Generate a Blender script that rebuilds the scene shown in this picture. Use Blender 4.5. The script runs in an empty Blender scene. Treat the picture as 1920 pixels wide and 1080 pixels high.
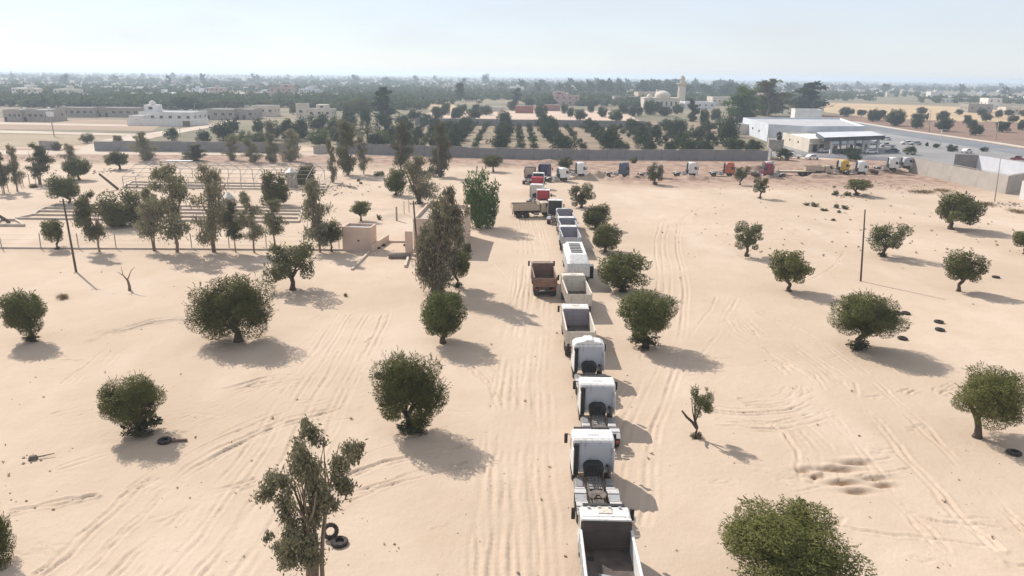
import bpy, bmesh, math, random
import numpy as np
from mathutils import Vector, Matrix

# ------------------------------------------------------------------ camera, sky, sun, exposure
SC = bpy.context.scene
COL = SC.collection
R = math.radians
FPX, CAM_H = 1400.0, 23.8                      # focal length in 1920-px units, flying height in metres
PITCH = math.atan((540 - 140.5) / FPX)
ROLL = math.atan(0.0125)

cam_d = bpy.data.cameras.new('camera')
cam_d.sensor_width = 36.0
cam_d.lens = 36.0 * FPX / 1920.0
cam_d.clip_start = 0.5
cam_d.clip_end = 60000
cam = bpy.data.objects.new('camera', cam_d)
COL.objects.link(cam)
cam.matrix_world = (Matrix.Translation((0, 0, CAM_H)) @ Matrix.Rotation(math.pi / 2 - PITCH, 4, 'X')
                    @ Matrix.Rotation(ROLL, 4, 'Z'))
SC.camera = cam

SUN_EL, SUN_AZ = R(41), R(-42)                 # azimuth measured clockwise from +Y
world = bpy.data.worlds.new('World')
SC.world = world
world.use_nodes = True
wn = world.node_tree
bg = wn.nodes['Background']
sky = wn.nodes.new('ShaderNodeTexSky')
sky.sky_type = 'NISHITA'
sky.sun_disc = False
sky.sun_elevation = SUN_EL
sky.sun_rotation = SUN_AZ
sky.altitude = 1200
sky.air_density = 1.0
sky.dust_density = 0.8
sky.ozone_density = 2.5
# thin high cloud veil, driven by the view direction of the sky itself
tc = wn.nodes.new('ShaderNodeTexCoord')
mp = wn.nodes.new('ShaderNodeMapping'); mp.inputs['Scale'].default_value = (2.0, 2.0, 9.0)
nz = wn.nodes.new('ShaderNodeTexNoise'); nz.inputs['Scale'].default_value = 2.2; nz.inputs['Detail'].default_value = 6
rp = wn.nodes.new('ShaderNodeMapRange'); rp.inputs[1].default_value = 0.42; rp.inputs[2].default_value = 0.75
rp.inputs[3].default_value = 0.76; rp.inputs[4].default_value = 0.88
mx = wn.nodes.new('ShaderNodeMixRGB'); mx.inputs[2].default_value = (4.1, 4.25, 4.45, 1)
tn = wn.nodes.new('ShaderNodeMixRGB'); tn.blend_type = 'MULTIPLY'; tn.inputs[0].default_value = 1; tn.inputs[2].default_value = (1.0, 1.0, 1.04, 1)
wn.links.new(tc.outputs['Generated'], mp.inputs[0]); wn.links.new(mp.outputs[0], nz.inputs[0])
wn.links.new(nz.outputs[0], rp.inputs[0]); wn.links.new(rp.outputs[0], mx.inputs[0])
wn.links.new(sky.outputs[0], tn.inputs[1]); wn.links.new(tn.outputs[0], mx.inputs[1]); wn.links.new(mx.outputs[0], bg.inputs[0])
bg.inputs[1].default_value = 0.115

sun_d = bpy.data.lights.new('sun', 'SUN')
sun_d.energy = 3.8
sun_d.angle = R(0.6)
sun_d.color = (1.0, 0.93, 0.84)
sun = bpy.data.objects.new('sun', sun_d)
COL.objects.link(sun)
to_sun = Vector((math.sin(SUN_AZ) * math.cos(SUN_EL), math.cos(SUN_AZ) * math.cos(SUN_EL), math.sin(SUN_EL)))
sun.rotation_euler = (-to_sun).to_track_quat('-Z', 'Y').to_euler()
sun.location = (0, 0, 60)

SC.view_settings.view_transform = 'Standard'
SC.view_settings.look = 'None'
SC.view_settings.gamma = 1
SC.view_settings.use_curve_mapping = False
SC.view_settings.exposure = 0.65
SC.render.engine = 'CYCLES'
SC.cycles.max_bounces = 6
SC.cycles.diffuse_bounces = 3
SC.cycles.glossy_bounces = 2
SC.cycles.transmission_bounces = 3
SC.cycles.volume_bounces = 1
SC.cycles.transparent_max_bounces = 8
SC.cycles.use_denoising = True

# ------------------------------------------------------------------ survey helpers: ground points as they lie in the plain
_c, _s = math.cos(PITCH), math.sin(PITCH)
_cr, _sr = math.cos(ROLL), math.sin(ROLL)

def _lev(px, py):
    dx, dy = px - 960.0, py - 540.0
    return dx * _cr + dy * _sr, -dx * _sr + dy * _cr

def G(px, py, z=0.0):
    dx, dy = _lev(px, py)
    t = (z - CAM_H) / (-FPX * _s - dy * _c)
    return Vector((dx * t, (FPX * _c - dy * _s) * t, z))

def height_at(p, px, py):
    k = _lev(px, py)[1] / FPX
    return CAM_H - (p.y * _s + k * p.y * _c) / (_c - k * _s)

def mpp(p):                                     # metres per photo pixel at a ground point
    return (p.y * _c + CAM_H * _s) / FPX

# ------------------------------------------------------------------ materials
MATS = {}

def _principled(name):
    m = bpy.data.materials.new(name)
    m.use_nodes = True
    nt = m.node_tree
    return m, nt, nt.nodes['Principled BSDF']

def mat(name, col, col2=None, rough=0.75, scale=3.0, metal=0.0, bump=0.0, bscale=30.0, spec=0.3, detail=6, lo=0.35, hi=0.7, rnd=0.0):
    """base colour varied between col and col2 by noise in object space, optional fine bump"""
    if name in MATS:
        return MATS[name]
    m, nt, b = _principled(name)
    b.inputs['Roughness'].default_value = rough
    b.inputs['Metallic'].default_value = metal
    b.inputs['Specular IOR Level'].default_value = spec
    col2 = col2 or tuple(c * 0.8 for c in col)
    t = nt.nodes.new('ShaderNodeTexCoord')
    n = nt.nodes.new('ShaderNodeTexNoise'); n.inputs['Scale'].default_value = scale; n.inputs['Detail'].default_value = detail
    r = nt.nodes.new('ShaderNodeMapRange'); r.inputs[1].default_value = lo; r.inputs[2].default_value = hi
    x = nt.nodes.new('ShaderNodeMixRGB'); x.inputs[1].default_value = (*col, 1); x.inputs[2].default_value = (*col2, 1)
    nt.links.new(t.outputs['Object'], n.inputs[0]); nt.links.new(n.outputs[0], r.inputs[0]); nt.links.new(r.outputs[0], x.inputs[0])
    out = x.outputs[0]
    if rnd:
        oi = nt.nodes.new('ShaderNodeObjectInfo')
        hs = nt.nodes.new('ShaderNodeHueSaturation')
        mr = nt.nodes.new('ShaderNodeMapRange'); mr.inputs[3].default_value = 1 - rnd; mr.inputs[4].default_value = 1 + rnd
        nt.links.new(oi.outputs['Random'], mr.inputs[0]); nt.links.new(mr.outputs[0], hs.inputs['Value']); nt.links.new(out, hs.inputs['Color'])
        out = hs.outputs[0]
    nt.links.new(out, b.inputs['Base Color'])
    if bump:
        n2 = nt.nodes.new('ShaderNodeTexNoise'); n2.inputs['Scale'].default_value = bscale; n2.inputs['Detail'].default_value = 5
        bp = nt.nodes.new('ShaderNodeBump'); bp.inputs['Strength'].default_value = bump; bp.inputs['Distance'].default_value = 0.05
        nt.links.new(t.outputs['Object'], n2.inputs[0]); nt.links.new(n2.outputs[0], bp.inputs['Height']); nt.links.new(bp.outputs[0], b.inputs['Normal'])
    MATS[name] = m
    return m

def leaf_mat(name, col, col2, trans=0.3, rnd=0.18):
    if name in MATS:
        return MATS[name]
    m = bpy.data.materials.new(name); m.use_nodes = True
    nt = m.node_tree
    for n in list(nt.nodes):
        nt.nodes.remove(n)
    out = nt.nodes.new('ShaderNodeOutputMaterial')
    d = nt.nodes.new('ShaderNodeBsdfDiffuse'); t = nt.nodes.new('ShaderNodeBsdfTranslucent'); ms = nt.nodes.new('ShaderNodeMixShader')
    gl = nt.nodes.new('ShaderNodeBsdfGlossy'); gl.inputs['Roughness'].default_value = 0.5
    gl.inputs['Color'].default_value = (0.6, 0.62, 0.6, 1)
    ms2 = nt.nodes.new('ShaderNodeMixShader'); ms2.inputs[0].default_value = 0.012
    ms.inputs[0].default_value = trans
    g = nt.nodes.new('ShaderNodeNewGeometry')
    tc_ = nt.nodes.new('ShaderNodeTexCoord')
    nz_ = nt.nodes.new('ShaderNodeTexNoise'); nz_.inputs['Scale'].default_value = 2.3; nz_.inputs['Detail'].default_value = 3
    ad = nt.nodes.new('ShaderNodeMath'); ad.operation = 'ADD'
    mu = nt.nodes.new('ShaderNodeMath'); mu.operation = 'MULTIPLY'; mu.inputs[1].default_value = 0.5
    x = nt.nodes.new('ShaderNodeMixRGB'); x.inputs[1].default_value = (*col, 1); x.inputs[2].default_value = (*col2, 1)
    oi = nt.nodes.new('ShaderNodeObjectInfo'); hs = nt.nodes.new('ShaderNodeHueSaturation')
    mr = nt.nodes.new('ShaderNodeMapRange'); mr.inputs[3].default_value = 1 - rnd; mr.inputs[4].default_value = 1 + rnd
    nt.links.new(tc_.outputs['Object'], nz_.inputs[0])
    ri = nt.nodes.new('ShaderNodeMath'); ri.operation = 'MULTIPLY'; ri.inputs[1].default_value = 0.55
    n3 = nt.nodes.new('ShaderNodeMath'); n3.operation = 'MULTIPLY'; n3.inputs[1].default_value = 1.35
    nt.links.new(g.outputs['Random Per Island'], ri.inputs[0]); nt.links.new(nz_.outputs[0], n3.inputs[0])
    nt.links.new(ri.outputs[0], ad.inputs[0]); nt.links.new(n3.outputs[0], ad.inputs[1]); nt.links.new(ad.outputs[0], mu.inputs[0])
    nt.links.new(mu.outputs[0], x.inputs[0])
    nt.links.new(oi.outputs['Random'], mr.inputs[0]); nt.links.new(mr.outputs[0], hs.inputs['Value']); nt.links.new(x.outputs[0], hs.inputs['Color'])
    m7 = nt.nodes.new('ShaderNodeMath'); m7.operation = 'MULTIPLY'; m7.inputs[1].default_value = 7.31
    fr_ = nt.nodes.new('ShaderNodeMath'); fr_.operation = 'FRACT'
    hr = nt.nodes.new('ShaderNodeMapRange'); hr.inputs[3].default_value = 0.482; hr.inputs[4].default_value = 0.512
    nt.links.new(oi.outputs['Random'], m7.inputs[0]); nt.links.new(m7.outputs[0], fr_.inputs[0]); nt.links.new(fr_.outputs[0], hr.inputs[0]); nt.links.new(hr.outputs[0], hs.inputs['Hue'])
    nt.links.new(hs.outputs[0], d.inputs[0]); nt.links.new(hs.outputs[0], t.inputs[0])
    nt.links.new(d.outputs[0], ms.inputs[1]); nt.links.new(t.outputs[0], ms.inputs[2])
    nt.links.new(ms.outputs[0], ms2.inputs[1]); nt.links.new(gl.outputs[0], ms2.inputs[2]); nt.links.new(ms2.outputs[0], out.inputs[0])
    MATS[name] = m
    return m

def paint(name, col, dust=0.35, rough=0.38, scale=1.6):
    """vehicle paint under a film of desert dust that lies thicker on upward faces"""
    if name in MATS:
        return MATS[name]
    m, nt, b = _principled(name)
    t = nt.nodes.new('ShaderNodeTexCoord'); g = nt.nodes.new('ShaderNodeNewGeometry')
    n = nt.nodes.new('ShaderNodeTexNoise'); n.inputs['Scale'].default_value = scale; n.inputs['Detail'].default_value = 8
    sx = nt.nodes.new('ShaderNodeSeparateXYZ')
    up = nt.nodes.new('ShaderNodeMapRange'); up.inputs[1].default_value = -0.2; up.inputs[2].default_value = 1.0; up.inputs[3].default_value = 0.35; up.inputs[4].default_value = 1.0
    r = nt.nodes.new('ShaderNodeMapRange'); r.inputs[1].default_value = 0.3; r.inputs[2].default_value = 0.75; r.inputs[3].default_value = 0.15; r.inputs[4].default_value = 1.0
    mu = nt.nodes.new('ShaderNodeMath'); mu.operation = 'MULTIPLY'
    m2 = nt.nodes.new('ShaderNodeMath'); m2.operation = 'MULTIPLY'; m2.inputs[1].default_value = dust
    x = nt.nodes.new('ShaderNodeMixRGB'); x.inputs[1].default_value = (*col, 1); x.inputs[2].default_value = (0.46, 0.37, 0.28, 1)
    rr = nt.nodes.new('ShaderNodeMapRange'); rr.inputs[3].default_value = rough; rr.inputs[4].default_value = 0.9
    nt.links.new(t.outputs['Object'], n.inputs[0]); nt.links.new(n.outputs[0], r.inputs[0])
    nt.links.new(g.outputs['Normal'], sx.inputs[0]); nt.links.new(sx.outputs['Z'], up.inputs[0])
    nt.links.new(r.outputs[0], mu.inputs[0]); nt.links.new(up.outputs[0], mu.inputs[1]); nt.links.new(mu.outputs[0], m2.inputs[0])
    # rust and grease stains: blotches drawn out downward
    mp_ = nt.nodes.new('ShaderNodeMapping'); mp_.inputs['Scale'].default_value = (3.2, 3.2, .9)
    n2 = nt.nodes.new('ShaderNodeTexNoise'); n2.inputs['Scale'].default_value = 1.7; n2.inputs['Detail'].default_value = 9
    r2_ = nt.nodes.new('ShaderNodeMapRange'); r2_.inputs[1].default_value = 0.56; r2_.inputs[2].default_value = 0.74; r2_.inputs[4].default_value = 0.55
    x2 = nt.nodes.new('ShaderNodeMixRGB'); x2.inputs[2].default_value = (0.13, 0.085, 0.06, 1)
    nt.links.new(t.outputs['Object'], mp_.inputs[0]); nt.links.new(mp_.outputs[0], n2.inputs[0]); nt.links.new(n2.outputs[0], r2_.inputs[0])
    nt.links.new(r2_.outputs[0], x2.inputs[0]); nt.links.new(x.outputs[0], x2.inputs[1])
    nt.links.new(m2.outputs[0], x.inputs[0]); nt.links.new(x2.outputs[0], b.inputs['Base Color'])
    nt.links.new(m2.outputs[0], rr.inputs[0]); nt.links.new(rr.outputs[0], b.inputs['Roughness'])
    MATS[name] = m
    return m

# ------------------------------------------------------------------ mesh builder
class MB:
    def __init__(self):
        self.v, self.f = [], []

    def add(self, vs, fs):
        o = len(self.v)
        self.v += [tuple(p) for p in vs]
        self.f += [tuple(i + o for i in f) for f in fs]
        return self

    def box(self, c, s, rz=0.0, rx=0.0, taper=1.0, ry=0.0):
        hx, hy, hz = s[0] / 2, s[1] / 2, s[2] / 2
        M = Matrix.Translation(c) @ Matrix.Rotation(rz, 4, 'Z') @ Matrix.Rotation(ry, 4, 'Y') @ Matrix.Rotation(rx, 4, 'X')
        vs = []
        for z in (-1, 1):
            k = taper if z > 0 else 1.0
            for x, y in ((-1, -1), (1, -1), (1, 1), (-1, 1)):
                vs.append(M @ Vector((x * hx * k, y * hy * k, z * hz)))
        return self.add(vs, [(3, 2, 1, 0), (4, 5, 6, 7), (0, 1, 5, 4), (1, 2, 6, 5), (2, 3, 7, 6), (3, 0, 4, 7)])

    def prism(self, poly, axis, a, b):
        """polygon in the plane normal to axis ('x': (y,z), 'y': (x,z), 'z': (x,y)) extruded from a to b"""
        n = len(poly)
        def P(u, w, t):
            return (t, u, w) if axis == 'x' else (u, t, w) if axis == 'y' else (u, w, t)
        vs = [P(u, w, a) for u, w in poly] + [P(u, w, b) for u, w in poly]
        fs = [tuple(range(n))[::-1], tuple(range(n, 2 * n))] + [(i, (i + 1) % n, n + (i + 1) % n, n + i) for i in range(n)]
        return self.add(vs, fs)

    def cyl(self, p0, p1, r0, r1=None, n=12, cap=True):
        return self.tube([p0, p1], [r0, r0 if r1 is None else r1], n, cap)

    def tube(self, path, rad, n=8, cap=True):
        path = [Vector(p) for p in path]
        if not hasattr(rad, '__len__'):
            rad = [rad] * len(path)
        vs, fs = [], []
        ref = None
        for i, p in enumerate(path):
            d = (path[min(i + 1, len(path) - 1)] - path[max(i - 1, 0)]).normalized()
            if ref is None:
                ref = d.orthogonal().normalized()
            u = (ref - d * ref.dot(d))
            u = u.normalized() if u.length > 1e-6 else d.orthogonal().normalized()
            ref = u
            w = d.cross(u)
            for k in range(n):
                a = 2 * math.pi * k / n
                vs.append(p + (u * math.cos(a) + w * math.sin(a)) * rad[i])
        m = len(path)
        for i in range(m - 1):
            for k in range(n):
                k2 = (k + 1) % n
                fs.append((i * n + k, i * n + k2, (i + 1) * n + k2, (i + 1) * n + k))
        if cap:
            fs.append(tuple(range(n))[::-1]); fs.append(tuple((m - 1) * n + k for k in range(n)))
        return self.add(vs, fs)

    def lathe(self, prof, c=(0, 0, 0), axis='z', n=20, close=False):
        """profile [(r, t)] turned about an axis through c"""
        vs, fs = [], []
        m = len(prof)
        for k in range(n):
            a = 2 * math.pi * k / n
            ca, sa = math.cos(a), math.sin(a)
            for r, t in prof:
                p = (r * ca, r * sa, t) if axis == 'z' else (t, r * ca, r * sa)
                vs.append((c[0] + p[0], c[1] + p[1], c[2] + p[2]))
        for k in range(n):
            k2 = (k + 1) % n
            for i in range(m if close else m - 1):
                j = (i + 1) % m
                fs.append((k * m + i, k2 * m + i, k2 * m + j, k * m + j))
        return self.add(vs, fs)

    def mesh(self, name, material, bevel=0.0, smooth=False, seg=1):
        me = bpy.data.meshes.new(name)
        me.from_pydata(self.v, [], self.f)
        bm = bmesh.new(); bm.from_mesh(me)
        bmesh.ops.recalc_face_normals(bm, faces=bm.faces)
        if bevel:
            es = [e for e in bm.edges if len(e.link_faces) == 2 and e.calc_face_angle(0) > 0.5]
            bmesh.ops.bevel(bm, geom=es, offset=bevel, segments=seg, affect='EDGES', clamp_overlap=True)
        bm.to_mesh(me); bm.free()
        if smooth:
            me.polygons.foreach_set('use_smooth', [True] * len(me.polygons))
        me.materials.append(material)
        return me

    def obj(self, name, material, parent=None, bevel=0.0, smooth=False, seg=1):
        return link(name, self.mesh(name, material, bevel, smooth, seg), parent)

def link(name, me, parent=None, material=None, **kw):
    o = bpy.data.objects.new(name, me)
    COL.objects.link(o)
    if parent is not None:
        o.parent = parent
    if material is not None:
        o.material_slots[0].link = 'OBJECT'
        o.material_slots[0].material = material
    for k, v in kw.items():
        setattr(o, k, v)
    return o

def thing(name, label, cat, loc=(0, 0, 0), rz=0.0, group=None, scale=None):
    o = bpy.data.objects.new(name, None)
    COL.objects.link(o)
    o.empty_display_size = 0.3
    o.location = loc
    o.rotation_euler = (0, 0, rz)
    if scale is not None:
        o.scale = scale
    return tag(o, label, cat, group)

def tag(o, label, cat, group=None):
    o['label'] = label
    o['category'] = cat
    if group:
        o['group'] = group
    return o

def kind(o, k):
    o['kind'] = k
    return o

ORD = 'first second third fourth fifth sixth seventh eighth ninth tenth eleventh twelfth thirteenth fourteenth fifteenth sixteenth seventeenth eighteenth nineteenth twentieth'.split()
ORD += ['twenty-' + w for w in ORD[:9]] + ['thirtieth'] + ['thirty-' + w for w in ORD[:9]]
def ordinal_labels(objs, fmt):
    """things of one look are told apart by their order from the left"""
    objs = sorted(objs, key=lambda o: o.location.x / max(o.location.y, 1.0))
    for i, o in enumerate(objs):
        w = 'only' if len(objs) == 1 else 'leftmost' if i == 0 else 'rightmost' if i == len(objs) - 1 else (ORD[i] + ' from the left' if i < len(ORD) else None)
        if w:
            o['label'] = fmt.format(w)

def spawn(proto, name, label, cat, loc, rz=0.0, group=None, mats=None, skip=(), scale=None):
    """stand one copy of a built kind in the scene; proto = [(part, mesh, paint key, location, [sub-parts])], meshes shared"""
    mats = mats or {}
    root = thing(name, label, cat, loc, rz, group, scale)
    def go(parts, par):
        for pn, me, key, lc, subs in parts:
            if key in skip:
                continue
            o = link(pn, me, par, mats.get(key))
            o.location = lc
            go(subs, o)
    go(proto, root)
    return root

# ------------------------------------------------------------------ ground: one sheet to the horizon, worked sand in the yard
def vnoise(x, y, cell, seed):
    rs = np.random.RandomState(seed)
    T = rs.rand(256, 256)
    u, v = x / cell, y / cell
    i, j = np.floor(u).astype(int), np.floor(v).astype(int)
    fu, fv = u - i, v - j
    fu = fu * fu * (3 - 2 * fu); fv = fv * fv * (3 - 2 * fv)
    a = T[i & 255, j & 255]; b = T[(i + 1) & 255, j & 255]; c_ = T[i & 255, (j + 1) & 255]; d = T[(i + 1) & 255, (j + 1) & 255]
    return (a * (1 - fu) + b * fu) * (1 - fv) + (c_ * (1 - fu) + d * fu) * fv - 0.5

def axis(parts, grow_to, ratio):
    out = []
    for a, b, d in parts:
        out += list(np.arange(a, b, d))
    x = parts[-1][1]; d = parts[-1][2]
    while x < grow_to:
        out.append(x); d *= ratio; x += d
    out.append(grow_to)
    return out

xs_p = axis([(0, 46, 0.13), (46, 75, 0.3), (75, 140, 0.9)], 9000, 1.25)
gx = np.array([-v for v in xs_p[:0:-1]] + xs_p)
gy = np.array([-400.0, -100, -20, 10, 22] + axis([(28, 72, 0.13), (72, 120, 0.3), (120, 232, 0.7)], 12000, 1.22))
X, Y = np.meshgrid(gx, gy)
Z = np.zeros_like(X)
yard = np.clip((Y - 20) / 8, 0, 1) * np.clip((236 - Y) / 6, 0, 1)
Z += yard * (0.05 * vnoise(X, Y, 6.0, 1) + 0.03 * vnoise(X, Y, 1.7, 2) + 0.016 * vnoise(X, Y, 0.6, 3))
Z += yard * np.clip(vnoise(X, Y, 9.0, 41) * 2.2, 0, 1) * 0.055 * np.clip(vnoise(X, Y, 0.42, 42) - 0.05, 0, 1)

def smooth_path(px, n=14):
    P = [G(*p).to_2d() for p in px]
    P = [P[0] * 2 - P[1]] + P + [P[-1] * 2 - P[-2]]
    out = []
    for i in range(1, len(P) - 2):
        for k in range(n):
            t = k / n
            a, b, c_, d = P[i - 1], P[i], P[i + 1], P[i + 2]
            out.append(0.5 * ((2 * b) + (c_ - a) * t + (2 * a - 5 * b + 4 * c_ - d) * t * t + (3 * b - a - 3 * c_ + d) * t ** 3))
    out.append(P[-2])
    return out

DN = np.full_like(X, 9.0)        # distance to nearest rut, in rut half-widths
SN = np.zeros_like(X)            # run along the rut
DEP = np.zeros_like(X)

def rut(pts, w=0.2, depth=0.04, off=0.0):
    s = 0.0
    q = []
    jx, jy = rr.uniform(0, 50), rr.uniform(0, 50)
    for i, p in enumerate(pts):
        d = (pts[min(i + 1, len(pts) - 1)] - pts[max(i - 1, 0)])
        d = d.normalized() if d.length > 1e-6 else Vector((1, 0))
        wob = .10 * math.sin(i * .35 + jx) + .04 * math.sin(i * .9 + jy) + rr.uniform(-.015, .015)
        q.append(p + Vector((-d.y, d.x)) * (off + wob))
    for a, b in zip(q[:-1], q[1:]):
        L = (b - a).length
        if L < 1e-5:
            continue
        m = 3.2 * w
        i0, i1 = np.searchsorted(gx, (min(a.x, b.x) - m, max(a.x, b.x) + m))
        j0, j1 = np.searchsorted(gy, (min(a.y, b.y) - m, max(a.y, b.y) + m))
        if i1 > i0 and j1 > j0:
            sl = (slice(j0, j1), slice(i0, i1))
            t = np.clip(((X[sl] - a.x) * (b.x - a.x) + (Y[sl] - a.y) * (b.y - a.y)) / (L * L), 0, 1)
            dist = np.hypot(X[sl] - a.x - t * (b.x - a.x), Y[sl] - a.y - t * (b.y - a.y)) / w
            new = dist < DN[sl]
            DN[sl] = np.where(new, dist, DN[sl]); SN[sl] = np.where(new, s + t * L, SN[sl]); DEP[sl] = np.where(new, depth, DEP[sl])
        s += L

rr = random.Random(5)
def lane(px, offs, w=0.2, depth=0.05):
    P = smooth_path(px)
    for o in offs:
        rut(P, 0.6 * w * rr.uniform(0.75, 1.25), 1.9 * depth * rr.uniform(0.4, 1.2), o + rr.uniform(-.12, .12))

# ruts read off the photograph
lane([(150, 1085), (230, 1010), (300, 940), (345, 905)], (0, 0.45, 1.9, 2.3), depth=0.05)
lane([(215, 1085), (300, 1010), (400, 930), (480, 905)], (0, 0.4), depth=0.05)
lane([(370, 1085), (455, 975), (540, 850), (625, 700), (690, 590)], (-2.3, -1.7, -0.4, 0.3, 1.5, 2.1, 3.0), depth=0.045)
lane([(430, 1085), (520, 960), (600, 800), (665, 660)], (-0.9, 0.0, 1.4), depth=0.05)
lane([(300, 930), (420, 850), (545, 795), (640, 770)], (0, 0.35, 0.8, 2.0, 2.5), depth=0.06)
lane([(110, 880), (230, 850), (330, 840)], (0, 0.5), depth=0.03)
lane([(430, 740), (500, 720), (560, 712)], (-0.8, -0.2, 0.4, 1.2), depth=0.06)
lane([(380, 800), (470, 760), (560, 700), (620, 640)], (0, 0.6, 1.3, 2.2), depth=0.04)
lane([(590, 960), (700, 915), (800, 885), (880, 872)], (-0.3, 0.3, 1.9, 2.4), depth=0.06)
lane([(700, 880), (830, 830), (900, 810)], (0, 2.0), depth=0.03)
lane([(-10, 800), (30, 775), (45, 765)], (0, .5, 1.0), depth=0.05)
lane([(110, 790), (180, 770), (215, 760)], (0, .4, 1.0, 1.5), depth=0.05)
lane([(150, 720), (200, 680), (230, 655)], (0, .5, 1.5), depth=0.035)
lane([(190, 630), (300, 605), (400, 600)], (0, .5, 1.2, 1.7), depth=0.035)
lane([(20, 960), (100, 945), (180, 930)], (0, .3), depth=0.06)
for x0 in (-0.6, 0.2, 1.2, 1.9, 3.1, 3.7, 4.6, 5.3, -2.2, -1.6):
    lane([(930, 1085), (935, 900), (950, 760), (965, 640), (985, 520), (985, 440), (965, 380)], (-x0 * 0.6,), w=0.22, depth=0.035)
lane([(880, 690), (910, 720), (930, 760), (935, 830)], (0, .5, 1.9), depth=0.04)
lane([(890, 600), (940, 580), (990, 590)], (0, 1.8), depth=0.03)
lane([(1340, 775), (1430, 780), (1510, 765), (1555, 735), (1540, 705), (1480, 670), (1400, 630), (1370, 600)], (-2.0, -1.4, -0.8, 0.0, 0.6, 1.2), depth=0.07)
lane([(1400, 760), (1470, 755), (1505, 735), (1500, 700), (1460, 675)], (0, 0.5, 1.2), depth=0.06)
lane([(1380, 590), (1480, 640), (1570, 710), (1640, 780), (1720, 870), (1800, 960), (1880, 1030)], (-3.3, -2.7, -0.6, 0.0, 2.4, 3.0), w=0.22, depth=0.055)
lane([(1460, 790), (1500, 820), (1520, 860), (1525, 905)], (-0.8, 0, 0.7, 1.5), depth=0.07)
lane([(1420, 880), (1520, 905), (1640, 930), (1760, 975), (1870, 985)], (0, 0.5), depth=0.05)
lane([(1560, 985), (1700, 1005), (1850, 1020)], (0,), depth=0.04)
lane([(1480, 915), (1580, 890), (1690, 870)], (-0.5, 0.9), w=0.2, depth=0.05)
lane([(1340, 870), (1420, 885), (1480, 905)], (0, .6), depth=0.04)
lane([(1290, 700), (1320, 660), (1360, 600), (1380, 560)], (0, .6, 2.0), depth=0.03)
lane([(1180, 980), (1210, 800), (1260, 650), (1270, 520), (1260, 440), (1290, 400), (1400, 360), (1560, 350)], (-1.2, -.5, .8, 1.6, 2.4), w=0.25, depth=0.035)
lane([(1330, 420), (1400, 395), (1480, 380), (1600, 385), (1720, 395)], (0, 2.0, 2.7), w=0.25, depth=0.03)
lane([(1440, 560), (1560, 500), (1620, 420), (1700, 380)], (0, 2.0), w=0.22, depth=0.03)
lane([(700, 560), (600, 590), (540, 640), (500, 720)], (0, 1.9), w=0.22, depth=0.03)
lane([(650, 420), (760, 440), (880, 470), (950, 520)], (0, 2.0), w=0.22, depth=0.03)
for k in range(46):                                   # odd scuffs and turning marks
    if rr.random() < .5:
        bx, by = rr.uniform(1300, 1900), rr.uniform(600, 1070)
    else:
        bx, by = rr.uniform(0, 880), rr.uniform(580, 1070)
    a = rr.uniform(-0.6, 0.25); L = rr.uniform(25, 90)
    lane([(bx, by), (bx + L * .5 * math.cos(a), by + L * .5 * math.sin(a) * .6 + rr.uniform(-5, 5)), (bx + L * math.cos(a), by + L * math.sin(a) * .6)], (0, rr.uniform(.3, .6)) if rr.random() < .6 else (0,), w=rr.uniform(.12, .22), depth=rr.uniform(.03, .06))

groove = -DEP * np.exp(-(DN * 1.15) ** 2) + 0.75 * DEP * np.exp(-((DN - 1.55) / 0.55) ** 2)
tread = 0.30 * DEP * np.sin(SN * 2 * np.pi / 0.42) * np.exp(-(DN * 1.0) ** 2)
wear = 0.62 + 1.3 * vnoise(X, Y, 2.6, 11) + 0.9 * vnoise(X, Y, 7.0, 12) + 0.8 * vnoise(X, Y, .7, 13)
crumble = np.exp(-((DN - 1.6) / 1.1) ** 2) * DEP * 0.6 * vnoise(X, Y, .33, 14)
Z += (groove + tread * 0.7 + crumble) * np.clip(wear, 0.0, 1.5)

# fresh diggings, spoil heaps and the berm along the far parking line
def mound(px, py, rx, ry, h, z=None, seed=0, ang=0.0):
    p = G(px, py)
    ca, sa = math.cos(ang), math.sin(ang)
    i0, i1 = np.searchsorted(gx, (p.x - 3 * max(rx, ry), p.x + 3 * max(rx, ry))); j0, j1 = np.searchsorted(gy, (p.y - 3 * max(rx, ry), p.y + 3 * max(rx, ry)))
    sl = (slice(j0, j1), slice(i0, i1))
    dx, dy = X[sl] - p.x, Y[sl] - p.y
    u, v = (dx * ca + dy * sa) / rx, (-dx * sa + dy * ca) / ry
    r2 = u * u + v * v
    Z[sl] += h * np.exp(-r2) * (1 + 0.7 * vnoise(X[sl], Y[sl], max(min(rx, ry) * 0.7, .5), 21 + seed))

DAMP = np.zeros_like(X)                          # freshly dug, still damp sand
for (a, b, w_, d) in ((1567, 880, 1.3, -.16), (1600, 868, 1.0, -.14), (1505, 882, .5, -.15), (1530, 893, .5, -.12), (1640, 897, .9, -.16), (1580, 905, 1.2, -.13), (1655, 910, .7, -.1), (1605, 922, .9, -.12)):
    mound(a, b, w_, 0.28, d * 1.5); mound(a + 3, b - 7, w_, .3, .12)
    pd = G(a, b - 1)
    DAMP = np.maximum(DAMP, np.exp(-(((X - pd.x) / (w_ * .8)) ** 2 + ((Y - pd.y) / .22) ** 2)) * (1 + 1.4 * vnoise(X, Y, .4, 51)))
for k in range(30):
    mound(rr.uniform(600, 1690), rr.uniform(306, 316), rr.uniform(2, 6), rr.uniform(1.0, 1.8), rr.uniform(0.2, 0.75), seed=k)
for k in range(26):
    mound(1085 + k * 24 + rr.uniform(-8, 8), 337 - k * 0.18 + rr.uniform(-2, 2), rr.uniform(1.2, 3.6), rr.uniform(.7, 1.2), rr.uniform(0.25, 0.85), seed=k)
for k in range(16):
    mound(rr.uniform(1380, 1690), rr.uniform(319, 326), rr.uniform(1.5, 3.5), rr.uniform(.8, 1.4), rr.uniform(.5, 1.2), seed=k)
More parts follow.
